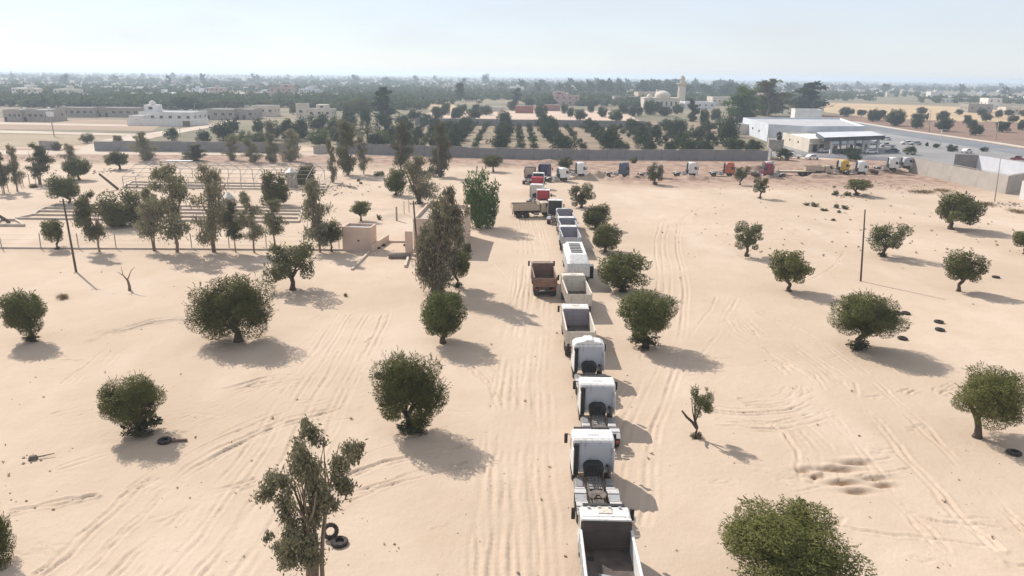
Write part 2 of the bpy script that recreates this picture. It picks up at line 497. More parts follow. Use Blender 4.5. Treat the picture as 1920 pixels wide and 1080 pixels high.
mound(1117, 335, 2.0, 1.3, 1.0); mound(1140, 338, 1.4, 1, .5)
for k in range(16):
    mound(rr.uniform(0, 320), rr.uniform(294, 306), rr.uniform(2, 6), rr.uniform(1, 2.2), rr.uniform(.2, .8), seed=k)
for k in range(14):
    mound(rr.uniform(1700, 1900), rr.uniform(345, 380), rr.uniform(.6, 1.6), rr.uniform(.5, 1), rr.uniform(.1, .3), seed=k)
mound(735, 405, 3.2, 2.4, .55); mound(705, 392, 2.5, 1.6, .3)
mound(1620, 365, 3.0, 1.6, .35)
ROUGH = np.clip(1 - np.hypot((X - 38) / 30, (Y - 122) / 26), 0, 1)      # trodden, lumpy sand right of the row
Z += ROUGH * 0.16 * np.clip(vnoise(X, Y, 0.9, 31), 0.06, 1) * 1.6

ny, nx = X.shape
me = bpy.data.meshes.new('ground')
me.vertices.add(nx * ny)
me.vertices.foreach_set('co', np.stack([X, Y, Z], -1).astype(np.float32).ravel())
ii = (np.arange(ny - 1)[:, None] * nx + np.arange(nx - 1)[None, :]).ravel()
quads = np.stack([ii, ii + 1, ii + nx + 1, ii + nx], -1).astype(np.int32).ravel()
nf = len(ii)
me.loops.add(nf * 4); me.polygons.add(nf)
me.loops.foreach_set('vertex_index', quads)
me.polygons.foreach_set('loop_start', np.arange(0, nf * 4, 4, dtype=np.int32))
me.polygons.foreach_set('use_smooth', np.ones(nf, dtype=bool))
me.update()
me.attributes.new('damp', 'FLOAT', 'POINT').data.foreach_set('value', np.clip(DAMP, 0, 1).astype(np.float32).ravel())

def ground_z(x, y):
    i = min(max(int(np.searchsorted(gx, x)), 1), nx - 1); j = min(max(int(np.searchsorted(gy, y)), 1), ny - 1)
    tx = (x - gx[i - 1]) / (gx[i] - gx[i - 1]); ty = (y - gy[j - 1]) / (gy[j] - gy[j - 1])
    return float((Z[j - 1, i - 1] * (1 - tx) + Z[j - 1, i] * tx) * (1 - ty) + (Z[j, i - 1] * (1 - tx) + Z[j, i] * tx) * ty)

def ground_material():
    m, nt, b = _principled('sand_ground')
    N = nt.nodes.new; L = nt.links.new
    b.inputs['Roughness'].default_value = 0.95; b.inputs['Specular IOR Level'].default_value = 0.1
    t = N('ShaderNodeTexCoord')
    def noise(sc, det, sx=1, sy=1, rz=0):
        mp_ = N('ShaderNodeMapping'); mp_.inputs['Scale'].default_value = (sx, sy, 1); mp_.inputs['Rotation'].default_value = (0, 0, rz)
        n_ = N('ShaderNodeTexNoise'); n_.inputs['Scale'].default_value = sc; n_.inputs['Detail'].default_value = det
        L(t.outputs['Object'], mp_.inputs[0]); L(mp_.outputs[0], n_.inputs[0]); return n_.outputs[0]
    def rng(i, a, b_, c_=0.0, d=1.0):
        r_ = N('ShaderNodeMapRange'); r_.inputs[1].default_value = a; r_.inputs[2].default_value = b_; r_.inputs[3].default_value = c_; r_.inputs[4].default_value = d
        L(i, r_.inputs[0]); return r_.outputs[0]
    def mix(f, a, b_):
        x_ = N('ShaderNodeMixRGB')
        (L(f, x_.inputs[0]) if not isinstance(f, float) else setattr(x_.inputs[0], 'default_value', f))
        for k, v in ((1, a), (2, b_)):
            if isinstance(v, tuple): x_.inputs[k].default_value = (*v, 1)
            else: L(v, x_.inputs[k])
        return x_.outputs[0]
    def math_(op, a, b_):
        m_ = N('ShaderNodeMath'); m_.operation = op
        for k, v in ((0, a), (1, b_)):
            if isinstance(v, float): m_.inputs[k].default_value = v
            else: L(v, m_.inputs[k])
        return m_.outputs[0]
    sand = mix(rng(noise(0.05, 5), .35, .65), (0.515, 0.408, 0.320), (0.440, 0.345, 0.262))
    sand = mix(rng(noise(0.35, 6), .4, .75, 0, .5), sand, (0.43, 0.330, 0.245))
    sand = mix(rng(noise(9.0, 4), .5, .85, 0, .5), sand, (0.36, 0.275, 0.205))
    sand = mix(rng(noise(0.12, 6, 1, .35, .5), .52, .7, 0, .45), sand, (0.56, 0.465, 0.385))
    da = N('ShaderNodeAttribute'); da.attribute_name = 'damp'
    sand = mix(da.outputs['Fac'], sand, (0.20, 0.125, 0.075))
    sp = N('ShaderNodeSeparateXYZ'); L(t.outputs['Object'], sp.inputs[0])
    yw = math_('ADD', sp.outputs['Y'], math_('MULTIPLY', noise(0.03, 4), 26.0))
    # the disturbed red earth of the verge, then dry scrub plain beyond the walls
    red = mix(rng(noise(0.4, 6), .35, .65), (0.225, 0.145, 0.112), (0.38, 0.275, 0.21))
    yv = math_('ADD', yw, rng(sp.outputs['X'], 4., 26., 0., 30.))
    verge = math_('MULTIPLY', rng(yv, 204., 222.), rng(yw, 244., 250., 1., 0.))
    c1 = mix(verge, sand, red)
    scrub = mix(rng(noise(0.012, 8), .4, .6), (0.235, 0.195, 0.14), (0.16, 0.145, 0.10))
    scrub = mix(rng(noise(0.09, 7), .52, .7), scrub, (0.12, 0.13, 0.075))
    c2 = mix(rng(yw, 262., 275.), c1, scrub)
    L(c2, b.inputs['Base Color'])
    h = math_('ADD', math_('MULTIPLY', noise(2.2, 8), 0.5), math_('MULTIPLY', noise(7.5, 5, 1, .5, .6), 0.25))
    bp = N('ShaderNodeBump'); bp.inputs['Strength'].default_value = 0.75; bp.inputs['Distance'].default_value = 0.09
    L(h, bp.inputs['Height']); L(bp.outputs[0], b.inputs['Normal'])
    return m

me.materials.append(ground_material())
kind(link('ground', me), 'structure')['label'] = 'pale sandy yard with tyre ruts running out to a dry plain'

def sheet(name, px, material, z=0.03, label=None, flat=None):
    pts = [G(*p) for p in px]
    mb = MB(); mb.add([(p.x, p.y, z) for p in pts], [tuple(range(len(pts)))])
    me_ = bpy.data.meshes.new(name)
    bm = bmesh.new()
    vs = [bm.verts.new((p.x, p.y, z)) for p in pts]
    f = bm.faces.new(vs); bmesh.ops.triangulate(bm, faces=[f])
    for f in bm.faces:
        if f.normal.z < 0: f.normal_flip()
    bm.to_mesh(me_); bm.free(); me_.materials.append(material)
    o = kind(link(name, me_), 'structure')
    if label: o['label'] = label
    return o

M_road = mat('pale_dirt', (0.50, 0.42, 0.35), (0.42, 0.34, 0.27), 0.95, 0.05, spec=.1)
M_plough = mat('ploughed_earth', (0.24, 0.155, 0.115), (0.18, 0.125, 0.095), 0.95, 0.06, bump=.5, bscale=.8, spec=.1)
M_straw = mat('dry_stubble', (0.46, 0.345, 0.215), (0.36, 0.26, 0.165), 0.95, 0.03, spec=.1)
M_asph = mat('worn_asphalt', (0.14, 0.15, 0.17), (0.20, 0.205, 0.215), 0.8, 0.05, spec=.2)
M_apron = mat('concrete_apron', (0.27, 0.262, 0.255), (0.20, 0.195, 0.195), 0.85, 0.05, spec=.2)
M_soil = mat('orchard_soil', (0.29, 0.215, 0.16), (0.17, 0.15, 0.098), 0.95, 0.07, spec=.1)
M_scrubf = mat('fallow_ground', (0.33, 0.235, 0.18), (0.27, 0.215, 0.15), 0.95, 0.04, spec=.1)

sheet('orchard_ground', [(690, 279), (1420, 292), (1330, 228), (780, 225)], M_soil, .03, 'bare reddish soil between the orchard rows behind the grey wall')
sheet('field', [(775, 222), (1200, 227), (1165, 208), (820, 207)], mat('pink_soil', (0.52, 0.40, 0.32), (0.45, 0.34, 0.27), .95, .05, spec=.1), .03, 'pale pink bare field behind the orchard back wall')
sheet('path', [(800, 207), (865, 207), (838, 185), (818, 185)], M_straw, .035)
sheet('field', [(-60, 221), (245, 225), (300, 236), (285, 246), (-60, 241)], M_scrubf, .03, 'reddish fallow plot before the white villa')
sheet('field', [(-60, 250), (285, 256), (180, 272), (-60, 278)], mat('dry_grass_plot', (0.33, 0.27, 0.19), (0.28, 0.21, 0.15), .95, .05, spec=.1), .03, 'dry grassy plot beside the billboard')
sheet('dirt_road', [(-80, 290), (150, 290), (700, 292), (1250, 303), (1250, 299), (700, 287), (150, 283), (-80, 280)], M_road, .036, 'pale dirt road along the foot of the grey walls')
sheet('dirt_road', [(140, 286), (180, 284), (290, 258), (400, 238), (450, 228), (440, 224), (385, 235), (230, 256), (175, 266)], M_road, .042, 'pale dirt lane bending up past the white villa')
sheet('dirt_road', [(-60, 248), (290, 256), (290, 252), (-60, 243)], M_road, .048, 'narrow pale track across the dry plots')
sheet('dirt_road', [(-60, 232), (240, 237), (240, 234), (-60, 228)], M_road, .048, 'upper pale track before the block houses')
sheet('field', [(1545, 192), (1960, 205), (1960, 232), (1640, 222), (1545, 210)], M_straw, .03, 'wide straw coloured field on the right')
sheet('field', [(1540, 212), (1640, 222), (1960, 233), (2000, 300), (1900, 279), (1760, 258), (1640, 240), (1540, 222)], M_plough, .034, 'dark ploughed field with scattered olive trees')
sheet('pavement', [(1440, 292), (1700, 300), (1990, 345), (1990, 300), (1880, 284), (1650, 246), (1530, 240)], M_apron, .032, 'grey concrete forecourt of the fuel station')
sheet('road', [(1560, 229), (1600, 228), (1700, 247), (1860, 270), (1990, 291), (1990, 305), (1860, 282), (1680, 253)], M_asph, .04, 'grey asphalt road passing the fuel station')
kerb = MB()
for (a, b) in (((1602, 229), (1705, 246)), ((1705, 246), (1862, 268)), ((1862, 268), (1990, 288))):
    p, q = G(*a), G(*b)
    d = (q - p); kerb.box(((p.x + q.x) / 2, (p.y + q.y) / 2, .2), (d.length, 3.2, .3), math.atan2(d.y, d.x))
kind(kerb.obj('kerb', mat('kerb_stone', (0.52, 0.47, 0.41), (0.44, 0.39, 0.33), .9, .2)), 'structure')

# ------------------------------------------------------------------ trees
def leaf_mesh(name, P, D, Wd, ln, wd, material):
    """P centres, D long axis, Wd width axis (unit), ln, wd half sizes -> one mesh of kite shaped sprigs"""
    n = len(P)
    V = np.empty((n, 4, 3), np.float32)
    V[:, 0] = P - D * ln[:, None]
    V[:, 1] = P + Wd * wd[:, None]
    V[:, 2] = P + D * ln[:, None]
    V[:, 3] = P - Wd * wd[:, None]
    me_ = bpy.data.meshes.new(name)
    me_.vertices.add(n * 4); me_.vertices.foreach_set('co', V.ravel())
    me_.loops.add(n * 4); me_.polygons.add(n)
    me_.loops.foreach_set('vertex_index', np.arange(n * 4, dtype=np.int32))
    me_.polygons.foreach_set('loop_start', np.arange(0, n * 4, 4, dtype=np.int32))
    me_.update(); me_.materials.append(material)
    return me_

def unit(v):
    return v / np.maximum(np.linalg.norm(v, axis=-1, keepdims=True), 1e-6)

def clump_leaves(rs, C, Rd, n, surf=0.62, up=0.5, squash=0.85):
    """scatter n sprigs through the clumps C (centres) Rd (radii), denser at their skin, most of them facing outward"""
    w = Rd ** 2; k = rs.choice(len(C), n, p=w / w.sum())
    d = unit(rs.normal(size=(n, 3)))
    r = rs.rand(n) ** (1 / 3.0)
    r = np.where(rs.rand(n) < surf, 0.80 + 0.21 * rs.rand(n), r)
    P = C[k] + d * (r * Rd[k])[:, None] * np.array([1, 1, squash])
    nrm = unit(d * .7 + unit(P) * .5 + np.array([0, 0, .35]) + rs.normal(size=(n, 3)) * .28)
    D1 = unit(np.cross(nrm, rs.normal(size=(n, 3))))
    D2 = unit(d * 0.9 + np.array([0, 0, up]) + rs.normal(size=(n, 3)) * 0.5)
    spike = (rs.rand(n) < .16)[:, None]
    D = np.where(spike, D2, D1)
    Wd = np.where(spike, unit(np.cross(D2, rs.normal(size=(n, 3)))), unit(np.cross(nrm, D1)))
    return P, D, Wd

def olive_crown(seed, n=9000, clumps=20, rag=0.35, material=None, open_=0.0, leaf=0.052):
    """crown in a unit box: x, y in -1..1, z 0..1"""
    rs = np.random.RandomState(seed)
    C, Rd = [], []
    for i in range(clumps):
        a = 2 * math.pi * (i * 0.618 + rs.rand() * .2)
        u = (i + .5) / clumps
        zz = -0.75 + 1.6 * u + rs.uniform(-.12, .12)
        rad = math.sqrt(max(0.05, 1 - zz * zz * 0.95)) * rs.uniform(0.42, 0.80)
        rk = rs.uniform(0.20, 0.44) * (1 - rag * rs.rand() * .6)
        C.append((rad * math.cos(a), rad * math.sin(a), zz * 0.72)); Rd.append(rk)
    for i in range(5):
        C.append(rs.uniform(-.35, .35, 3)); Rd.append(.42 * (1 - open_))
    C, Rd = np.array(C), np.array(Rd)
    P, D, Wd = clump_leaves(rs, C, Rd, n)
    # twig spikes breaking the outline
    m = int(n * 0.012)
    k = rs.randint(0, len(C), m)
    d = unit(np.stack([rs.normal(size=m), rs.normal(size=m), np.abs(rs.normal(size=m)) + .15], -1))
    for q in range(7):                              # each twig carries a spray of leaves
        P2 = C[k] + d * (Rd[k] * (.9 + (.1 + rag * .5) * q / 6))[:, None] + rs.normal(size=(m, 3)) * .008
        dd = unit(d + rs.normal(size=(m, 3)) * .35)
        P = np.concatenate([P, P2]); D = np.concatenate([D, dd]); Wd = np.concatenate([Wd, unit(np.cross(dd, rs.normal(size=(m, 3))))])
    P[:, 2] = (P[:, 2] + 1.0) / 2.0
    P[:, 2] = np.clip(P[:, 2], -0.03, None)
    rmax = np.percentile(np.hypot(P[:, 0], P[:, 1]), 99.0); P[:, :2] /= rmax
    lo, hi = np.percentile(P[:, 2], 0.7), np.percentile(P[:, 2], 99.3); P[:, 2] = (P[:, 2] - lo) / (hi - lo)
    nn = len(P)
    ln = leaf * rs.uniform(.6, 1.4, nn); wd = leaf * 0.36 * rs.uniform(.6, 1.3, nn)
    D = D * np.array([1, 1, .62]); Wd = Wd * np.array([1, 1, .62])
    return leaf_mesh('crown', P, D, Wd, ln, wd, material)

def gum_crown(seed, n=6000, clumps=26, material=None, slim=1.0, leaf=0.05, droop=1.0, base=0.0, lean=0.0):
    """tall ragged eucalyptus crown in the same unit box: boughs rising from the stems, each ending in loose hanging sprays"""
    rs = np.random.RandomState(seed)
    C, Rd = [], []
    ph = rs.rand(3) * 6.28
    for i in range(clumps):                                  # one bough each
        u = (i + rs.rand()) / clumps
        zz = base + (0.93 - base) * u
        env = (0.42 + 0.68 * math.sin(math.pi * min(1, 0.1 + u * 0.93)) ** 0.8) * slim
        a = rs.rand() * 6.28
        rad = env * rs.uniform(0.35, 1.0)
        for j in range(7):                                   # sprays along it, thinning to the tip
            t = (j + 1) / 7
            x = rad * t * math.cos(a) + 0.16 * math.sin(ph[0] + 4 * u) + lean * u + rs.normal() * .05
            y = rad * t * math.sin(a) + 0.16 * math.sin(ph[1] + 4 * u) + rs.normal() * .05
            C.append((x, y, zz + .085 * t - .05 * t * t + rs.normal() * .012)); Rd.append(rs.uniform(0.09, 0.20) * (1.15 - .4 * u))
    C, Rd = np.array(C), np.array(Rd)
    keep = rs.rand(len(C)) > .12; C, Rd = C[keep], Rd[keep]
    k = rs.choice(len(C), n, p=Rd / Rd.sum())
    P = C[k] + rs.normal(size=(n, 3)) * (Rd[k] * .74)[:, None] * np.array([1, 1, .34])
    P[:, 2] -= 0.035 * droop * rs.rand(n) ** 2
    D = unit(np.stack([rs.normal(size=n) * .55, rs.normal(size=n) * .55, -1.0 * droop * rs.uniform(.2, 1, n)], -1))
    Wd = unit(np.cross(D, rs.normal(size=(n, 3))))
    rmax = np.percentile(np.hypot(P[:, 0], P[:, 1]), 98.0); P[:, :2] /= rmax
    lo, hi = np.percentile(P[:, 2], .7), np.percentile(P[:, 2], 99.3); P[:, 2] = (P[:, 2] - lo) / (hi - lo)
    ln = leaf * rs.uniform(.6, 1.4, n); wd = leaf * .42 * rs.uniform(.6, 1.3, n)
    D = D * np.array([1, 1, .40]); Wd = Wd * np.array([1, 1, .40])
    return leaf_mesh('crown', P, D, Wd, ln, wd, material)

def lobed_gum(lobes, n, material, leaf, seed=3):
    """eucalyptus crown from surveyed foliage lobes (x, z, radius) in the unit box, hung with narrow leaves"""
    rs = np.random.RandomState(seed)
    C, Rd = [], []
    for x, z, r in lobes:
        yy = rs.uniform(-.35, .35)
        for j in range(6):
            C.append((x + rs.normal() * r * .5, yy + rs.normal() * r * .6, z + rs.normal() * r * .2)); Rd.append(r * rs.uniform(.3, .6))
    C, Rd = np.array(C), np.array(Rd)
    w = Rd ** 1.6; k = rs.choice(len(C), n, p=w / w.sum())
    P = C[k] + rs.normal(size=(n, 3)) * (Rd[k] * .72)[:, None] * np.array([1, 1, .38])
    P[:, 2] -= .03 * rs.rand(n) ** 2
    D = unit(np.stack([rs.normal(size=n) * .5, rs.normal(size=n) * .5, -rs.uniform(.2, 1, n)], -1))
    Wd = unit(np.cross(D, rs.normal(size=(n, 3))))
    ln = leaf * rs.uniform(.6, 1.4, n); wd = leaf * .4 * rs.uniform(.6, 1.3, n)
    S = np.array([1, 1, .36])
    return leaf_mesh('crown', P, D * S, Wd * S, ln, wd, material)

def trunk_mesh(seed, limbs=5, r=0.075, stems=1, split=0.45, spread=0.5, material=None, gnarl=0.05, flare=1.7, foot=.12):
    """trunk in unit height reaching into the crown; x, y in crown radii"""
    rs = random.Random(seed)
    mb = MB()
    for s in range(stems):
        bx, by = ((rs.uniform(-foot, foot), rs.uniform(-foot, foot)) if stems > 1 else (0, 0))
        top = Vector((rs.uniform(-.15, .15) + bx * 2, rs.uniform(-.15, .15) + by * 2, split))
        path = [Vector((bx, by, -0.03)), Vector((bx * .9 + rs.uniform(-gnarl, gnarl), by * .9 + rs.uniform(-gnarl, gnarl), split * .25)),
                Vector((bx * 1.2 + rs.uniform(-gnarl, gnarl), by * 1.2, split * .6)), top]
        rk = r / math.sqrt(stems)
        mb.tube(path, [rk * flare, rk * 1.1, rk * .92, rk * .85], 8)
        for i in range(limbs):
            a = 6.28 * (i + rs.random() * .6) / limbs
            e = Vector((top.x + spread * math.cos(a) * rs.uniform(.5, 1), top.y + spread * math.sin(a) * rs.uniform(.5, 1), rs.uniform(.8, 1.15)))
            m_ = top.lerp(e, .5) + Vector((rs.uniform(-.08, .08), rs.uniform(-.08, .08), rs.uniform(-.08, .03)))
            mb.tube([top - Vector((0, 0, .03)), m_, e], [rk * .62, rk * .42, rk * .12], 6)
    return mb.mesh('trunk', material, smooth=True)

ML_olive = leaf_mat('olive_leaf', (0.050, 0.060, 0.014), (0.165, 0.166, 0.055))
ML_olive2 = leaf_mat('olive_leaf_silvery', (0.070, 0.076, 0.026), (0.165, 0.160, 0.072))
ML_green = leaf_mat('green_leaf', (0.060, 0.098, 0.024), (0.125, 0.165, 0.050))
ML_gum = leaf_mat('gum_leaf', (0.175, 0.165, 0.095), (0.330, 0.305, 0.200), trans=.25)
ML_gumd = leaf_mat('gum_leaf_dark', (0.092, 0.095, 0.048), (0.185, 0.175, 0.100), trans=.25)
ML_dark = leaf_mat('citrus_leaf', (0.026, 0.046, 0.018), (0.060, 0.085, 0.036))
ML_far = leaf_mat('far_foliage', (0.038, 0.060, 0.022), (0.090, 0.112, 0.048), rnd=.3)
ML_dry = leaf_mat('dry_leaf', (0.235, 0.175, 0.090), (0.330, 0.260, 0.150), trans=.2)
ML_skirt = leaf_mat('sucker_leaf', (0.045, 0.050, 0.024), (0.090, 0.088, 0.045), trans=.2)
MB_bark = mat('olive_bark', (0.105, 0.078, 0.056), (0.065, 0.048, 0.036), .9, 6.0, bump=.7, bscale=18)
MB_gum = mat('gum_bark', (0.26, 0.195, 0.145), (0.15, 0.11, 0.08), .85, 4.0, bump=.4, bscale=14)
MB_dead = mat('dead_wood', (0.22, 0.165, 0.12), (0.14, 0.10, 0.07), .9, 6.0, bump=.5, bscale=20)

OL_HI = [olive_crown(100 + i, 22000, 34, .55, ML_olive, leaf=.037) for i in range(4)]
OL_XH = [olive_crown(150 + i, 40000, 36, .55, ML_olive, leaf=.028) for i in range(2)]
OL = [olive_crown(10 + i, 9000, 20 + 2 * (i % 3), .5, ML_olive, leaf=.056) for i in range(5)]
OL_R = [olive_crown(40 + i, 6500, 14, .7, ML_olive2, open_=.5, leaf=.05) for i in range(3)]     # ragged
DK = [olive_crown(60 + i, 2600, 14, .25, ML_dark, leaf=.085) for i in range(4)]
GR = [olive_crown(80 + i, 7000, 22, .35, ML_green, leaf=.058) for i in range(2)]
FARC = [olive_crown(120 + i, 900, 12, .4, ML_far, leaf=.14) for i in range(4)]
GUM_HI = lobed_gum([(-.05, .97, .12), (.05, .91, .14), (-.15, .86, .17), (-.1, .76, .22), (-.2, .64, .25), (-.75, .63, .17), (-.6, .56, .2), (-.38, .5, .22), (.08, .6, .22), (.48, .72, .2),
                    (.72, .8, .18), (.88, .83, .11), (.55, .61, .17), (.3, .5, .18), (-.3, .36, .25), (-.05, .38, .2), (-.5, .3, .2), (-.35, .18, .26), (-.6, .12, .18), (-.15, .2, .2), (.05, .28, .14), (-.85, .3, .07)], 15000, ML_gum, .042)
GUM_TALL = lobed_gum([(.5, .97, .12), (.45, .9, .2), (.35, .82, .28), (.2, .72, .33), (.6, .7, .28), (-.1, .6, .38), (.4, .55, .38), (-.4, .5, .33), (-.2, .4, .42), (.3, .38, .38), (-.6, .35, .28), (-.4, .25, .38), (.1, .22, .38),
                      (-.3, .12, .32), (.0, .05, .28), (.75, .45, .25), (.8, .6, .18), (-.7, .2, .2)], 14500, ML_gum, .058, 9)
GUM = [gum_crown(200 + i, 6200, 22, ML_gum, leaf=.062) for i in range(5)]
GUMD = [gum_crown(220 + i, 9000, 22, ML_gumd, leaf=.062) for i in range(3)]
FGUM = [gum_crown(240 + i, 1500, 18, ML_far, leaf=.16, droop=.6) for i in range(3)]
TR_O = [trunk_mesh(300 + i, 5, .085, 1, .42, .55, MB_bark) for i in range(4)]
TR_T = [trunk_mesh(320 + i, 5, .10, 2, .35, .6, MB_bark, flare=2.0) for i in range(2)]
TR_G = [trunk_mesh(330 + i, 5, .055, 1, .55, .35, MB_gum, flare=1.3) for i in range(3)]
TR_G2 = [trunk_mesh(340 + i, 4, .075, 2, .6, .35, MB_gum, flare=1.2) for i in range(2)]
TR_GM = trunk_mesh(350, 4, .085, 4, .62, .4, MB_gum, flare=1.1, foot=.2)
SKIRT = olive_crown(140, 900, 9, .8, ML_skirt, leaf=.12)

rt = random.Random(77)

def tree(name, label, cat, base, crown, px0, px1, py0, py1, trunk, group=None, material=None, skirt=0.0, rz=None, lift=0.0, tall=False, tw=1.0, bark=None):
    """base (px, py) of the stem; crown's outline px0..px1, py0..py1 as surveyed; sizes follow from the distance"""
    p = G(*base)
    k = mpp(p)
    Wc = (px1 - px0) * k
    cx, cy = (px0 + px1) / 2, (py0 + py1) / 2
    hc = height_at(p, cx, cy)
    alpha = math.atan2(CAM_H - hc, p.y)
    app = (py1 - py0) * k
    Hc = math.sqrt(max(app ** 2 - (Wc * math.sin(alpha)) ** 2, (0.55 * app) ** 2)) / math.cos(alpha)
    z0 = max(hc - Hc / 2, 0.04)
    zb = ground_z(p.x, p.y)
    root = thing(name, label, cat, (p.x, p.y, zb), rt.uniform(0, 6.28) if rz is None else rz, group)
    off = ((cx - base[0]) * k * 0.8)
    r = root.rotation_euler.z
    ox, oy = off * math.cos(-r), off * math.sin(-r)
    top = z0 + Hc
    t = link('trunk', trunk, root, bark, scale=(Wc / 2 * tw, Wc / 2 * tw, max(z0 + Hc * (.72 if tall else .55), .3)))
    c_ = link('crown', crown, root, material, scale=(Wc / 2, Wc / 2, Hc), location=(ox, oy, z0 + lift))
    if skirt:
        link('shoots', SKIRT, root, scale=(skirt, skirt, skirt * .8), location=(0, 0, -.05))
    return root

OT = 'olive_tree'
olives = [
    # base, crown box, kind, skirt, label
    ((62, 640), (-2, 98, 548, 624), 'h', .9, 'round olive tree with leaning stub trunk at the left edge of the sand'),
    ((447, 640), (361, 516, 522, 632), 'h', 0, 'broad dense olive tree with one short straight trunk, left half of yard'),
    ((262, 812), (195, 313, 703, 792), 'h', 1.6, 'shaggy olive tree with black tyre lying in its shade'),
    ((778, 810), (699, 834, 664, 790), 'h', 1.5, 'forked olive tree nearest the truck lane on its left'),
    ((831, 643), (776, 887, 547, 634), 'h', 0, 'rounded olive tree with bare trunk beside the tall eucalyptus'),
    ((549, 543), (494, 601, 452, 528), 'r', 0, 'grey-green open olive tree in front of the small beige hut'),
    ((1210, 652), (1151, 1263, 547, 628), 'h', 1.7, 'olive tree with dark brushy skirt right of the white tractor units'),
    ((1168, 545), (1112, 1216, 473, 532), 'm', 1.6, 'wide olive tree touching the white slatted truck, with thick branching trunk'),
    ((1135, 472), (1101, 1167, 419, 466), 'm', 0, 'olive tree beside the white slatted truck, third down the right of the row'),
    ((1118, 428), (1089, 1149, 384, 424), 'm', 0, 'small olive tree beside the grey tippers, second down the right of the row'),
    ((1090, 390), (1059, 1118, 345, 386), 'r', 0, 'olive tree with yellow dry twigs beside the black-backed tractor'),
    ((1305, 820), (1288, 1337, 729, 778), 'r', .5, 'stunted olive tree with a bare stub limb on the right side sand'),
    ((1465, 1102), (1328, 1602, 938, 1100), 'h', 0, 'large olive tree cut by the bottom edge of the picture'),
    ((1832, 820), (1776, 1920, 689, 794), 'h', 0, 'olive tree with slanting trunk and tyre in its shade at the right edge'),
    ((1608, 655), (1549, 1687, 549, 632), 'h', 1.2, 'spreading olive tree with tyres lying behind it on the right'),
    ((1480, 546), (1436, 1517, 471, 530), 'm', 0, 'neat olive tree left of the right hand pole'),
    ((1400, 481), (1369, 1435, 417, 466), 'r', 0, 'pale thin olive tree alone on the middle right sand'),
    ((1655, 481), (1621, 1699, 419, 468), 'r', .8, 'open olive tree just right of the right hand pole'),
    ((1797, 546), (1767, 1842, 471, 526), 'm', 0, 'upright olive tree with bare trunk, right of the right hand pole'),
    ((1783, 430), (1746, 1841, 362, 418), 'm', 0, 'big domed olive tree below the long beige block wall'),
    ((1920, 476), (1893, 1948, 432, 462), 'm', 0, 'olive tree half cut by the right edge of the picture'),
    ((1605, 367), (1582, 1634, 337, 357), 'm', .9, 'flat topped olive tree with stones round its foot'),
    ((1425, 372), (1407, 1443, 332, 360), 'r', .6, 'thin yellowish olive tree below the orange tractor unit'),
    ((1387, 347), (1373, 1405, 312, 337), 'r', 0, 'small olive tree in front of the orange tractor unit'),
    ((1227, 346), (1209, 1247, 307, 339), 'r', .9, 'small olive tree hiding the cab of a parked tractor unit'),
    ((-20, 1060), (-75, 26, 975, 1085), 'h', 0, 'olive tree cut by the lower left corner of the picture'),
    ((108, 467), (82, 125, 412, 452), 'm', .5, 'little olive tree behind the wire fence near the left pole'),
    ((132, 383), (90, 152, 329, 372), 'm', 0, 'leaning olive tree left of the concrete foundation strips'),
    ((148, 338), (122, 172, 298, 330), 'm', 0, 'olive tree near the slanting beam, behind the leaning olive'),
    ((225, 318), (197, 244, 284, 310), 'm', 0, 'olive tree at the far end of the metal frame'),
    ((677, 414), (657, 698, 377, 403), 'm', 0, 'small round olive tree growing behind the beige hut'),
    ((858, 538), (834, 889, 470, 518), 'm', .7, 'small olive tree with dark foot under the tall eucalyptus'),
    ((622, 472), (604, 646, 414, 452), 'm', 0, 'small olive tree against the left side of the beige hut'),
    ((925, 322), (904, 943, 291, 313), 'm', 0, 'small olive tree at the foot of the long grey wall'),
    ((572, 347), (552, 598, 309, 347), 'm', 0, 'dark round olive tree beside the far feed silo'),
    ((742, 366), (721, 766, 317, 362), 'm', .6, 'olive tree left of the bushy gum in the middle distance'),
]
for i, (b_, cr, k_, sk, lab) in enumerate(olives):
    crown = OL_XH[i % 2] if i in (1, 2, 3, 12, 13, 14) else OL_HI[i % 4] if k_ == 'h' else OL_R[i % 3] if k_ == 'r' else OL[i % 5]
    tr = (TR_T if i in (2, 3, 7) else TR_O)[i % 2 if i in (2, 3, 7) else i % 4]
    o_ = tree(OT, lab, 'olive tree', b_, crown, *cr, tr, 'olive trees on the sand', skirt=sk, rz=0.0 if i == 11 else None)
    if i == 11:                                     # the sawn limb
        MB().tube([(0, 0, .7), (-.35, 0, 1.15), (-.75, .05, 1.5), (-1.1, .05, 1.95)], [.13, .1, .085, .06], 7).obj('stub_limb', MB_bark, o_, smooth=True)

others = [
    ('leafy_tree', 'tall bright green leafy tree beside the truck lane', 'tree', (897, 427), GR[0], (864, 944, 322, 424), TR_O[0], ML_green),
    ('leafy_tree', 'dense dark bush spreading over the concrete foundation strips', 'tree', (230, 423), GR[1], (178, 287, 356, 424), TR_T[0], ML_olive2),
    ('leafy_tree', 'mid green tree in front of the far feed silo', 'tree', (512, 385), GR[1], (484, 551, 322, 384), TR_O[1], ML_olive),
]
for n_, lab, cat, b_, cr, box, tr, m_ in others:
    tree(n_, lab, cat, b_, cr, *box, tr, 'leafy trees of the yard', material=m_)

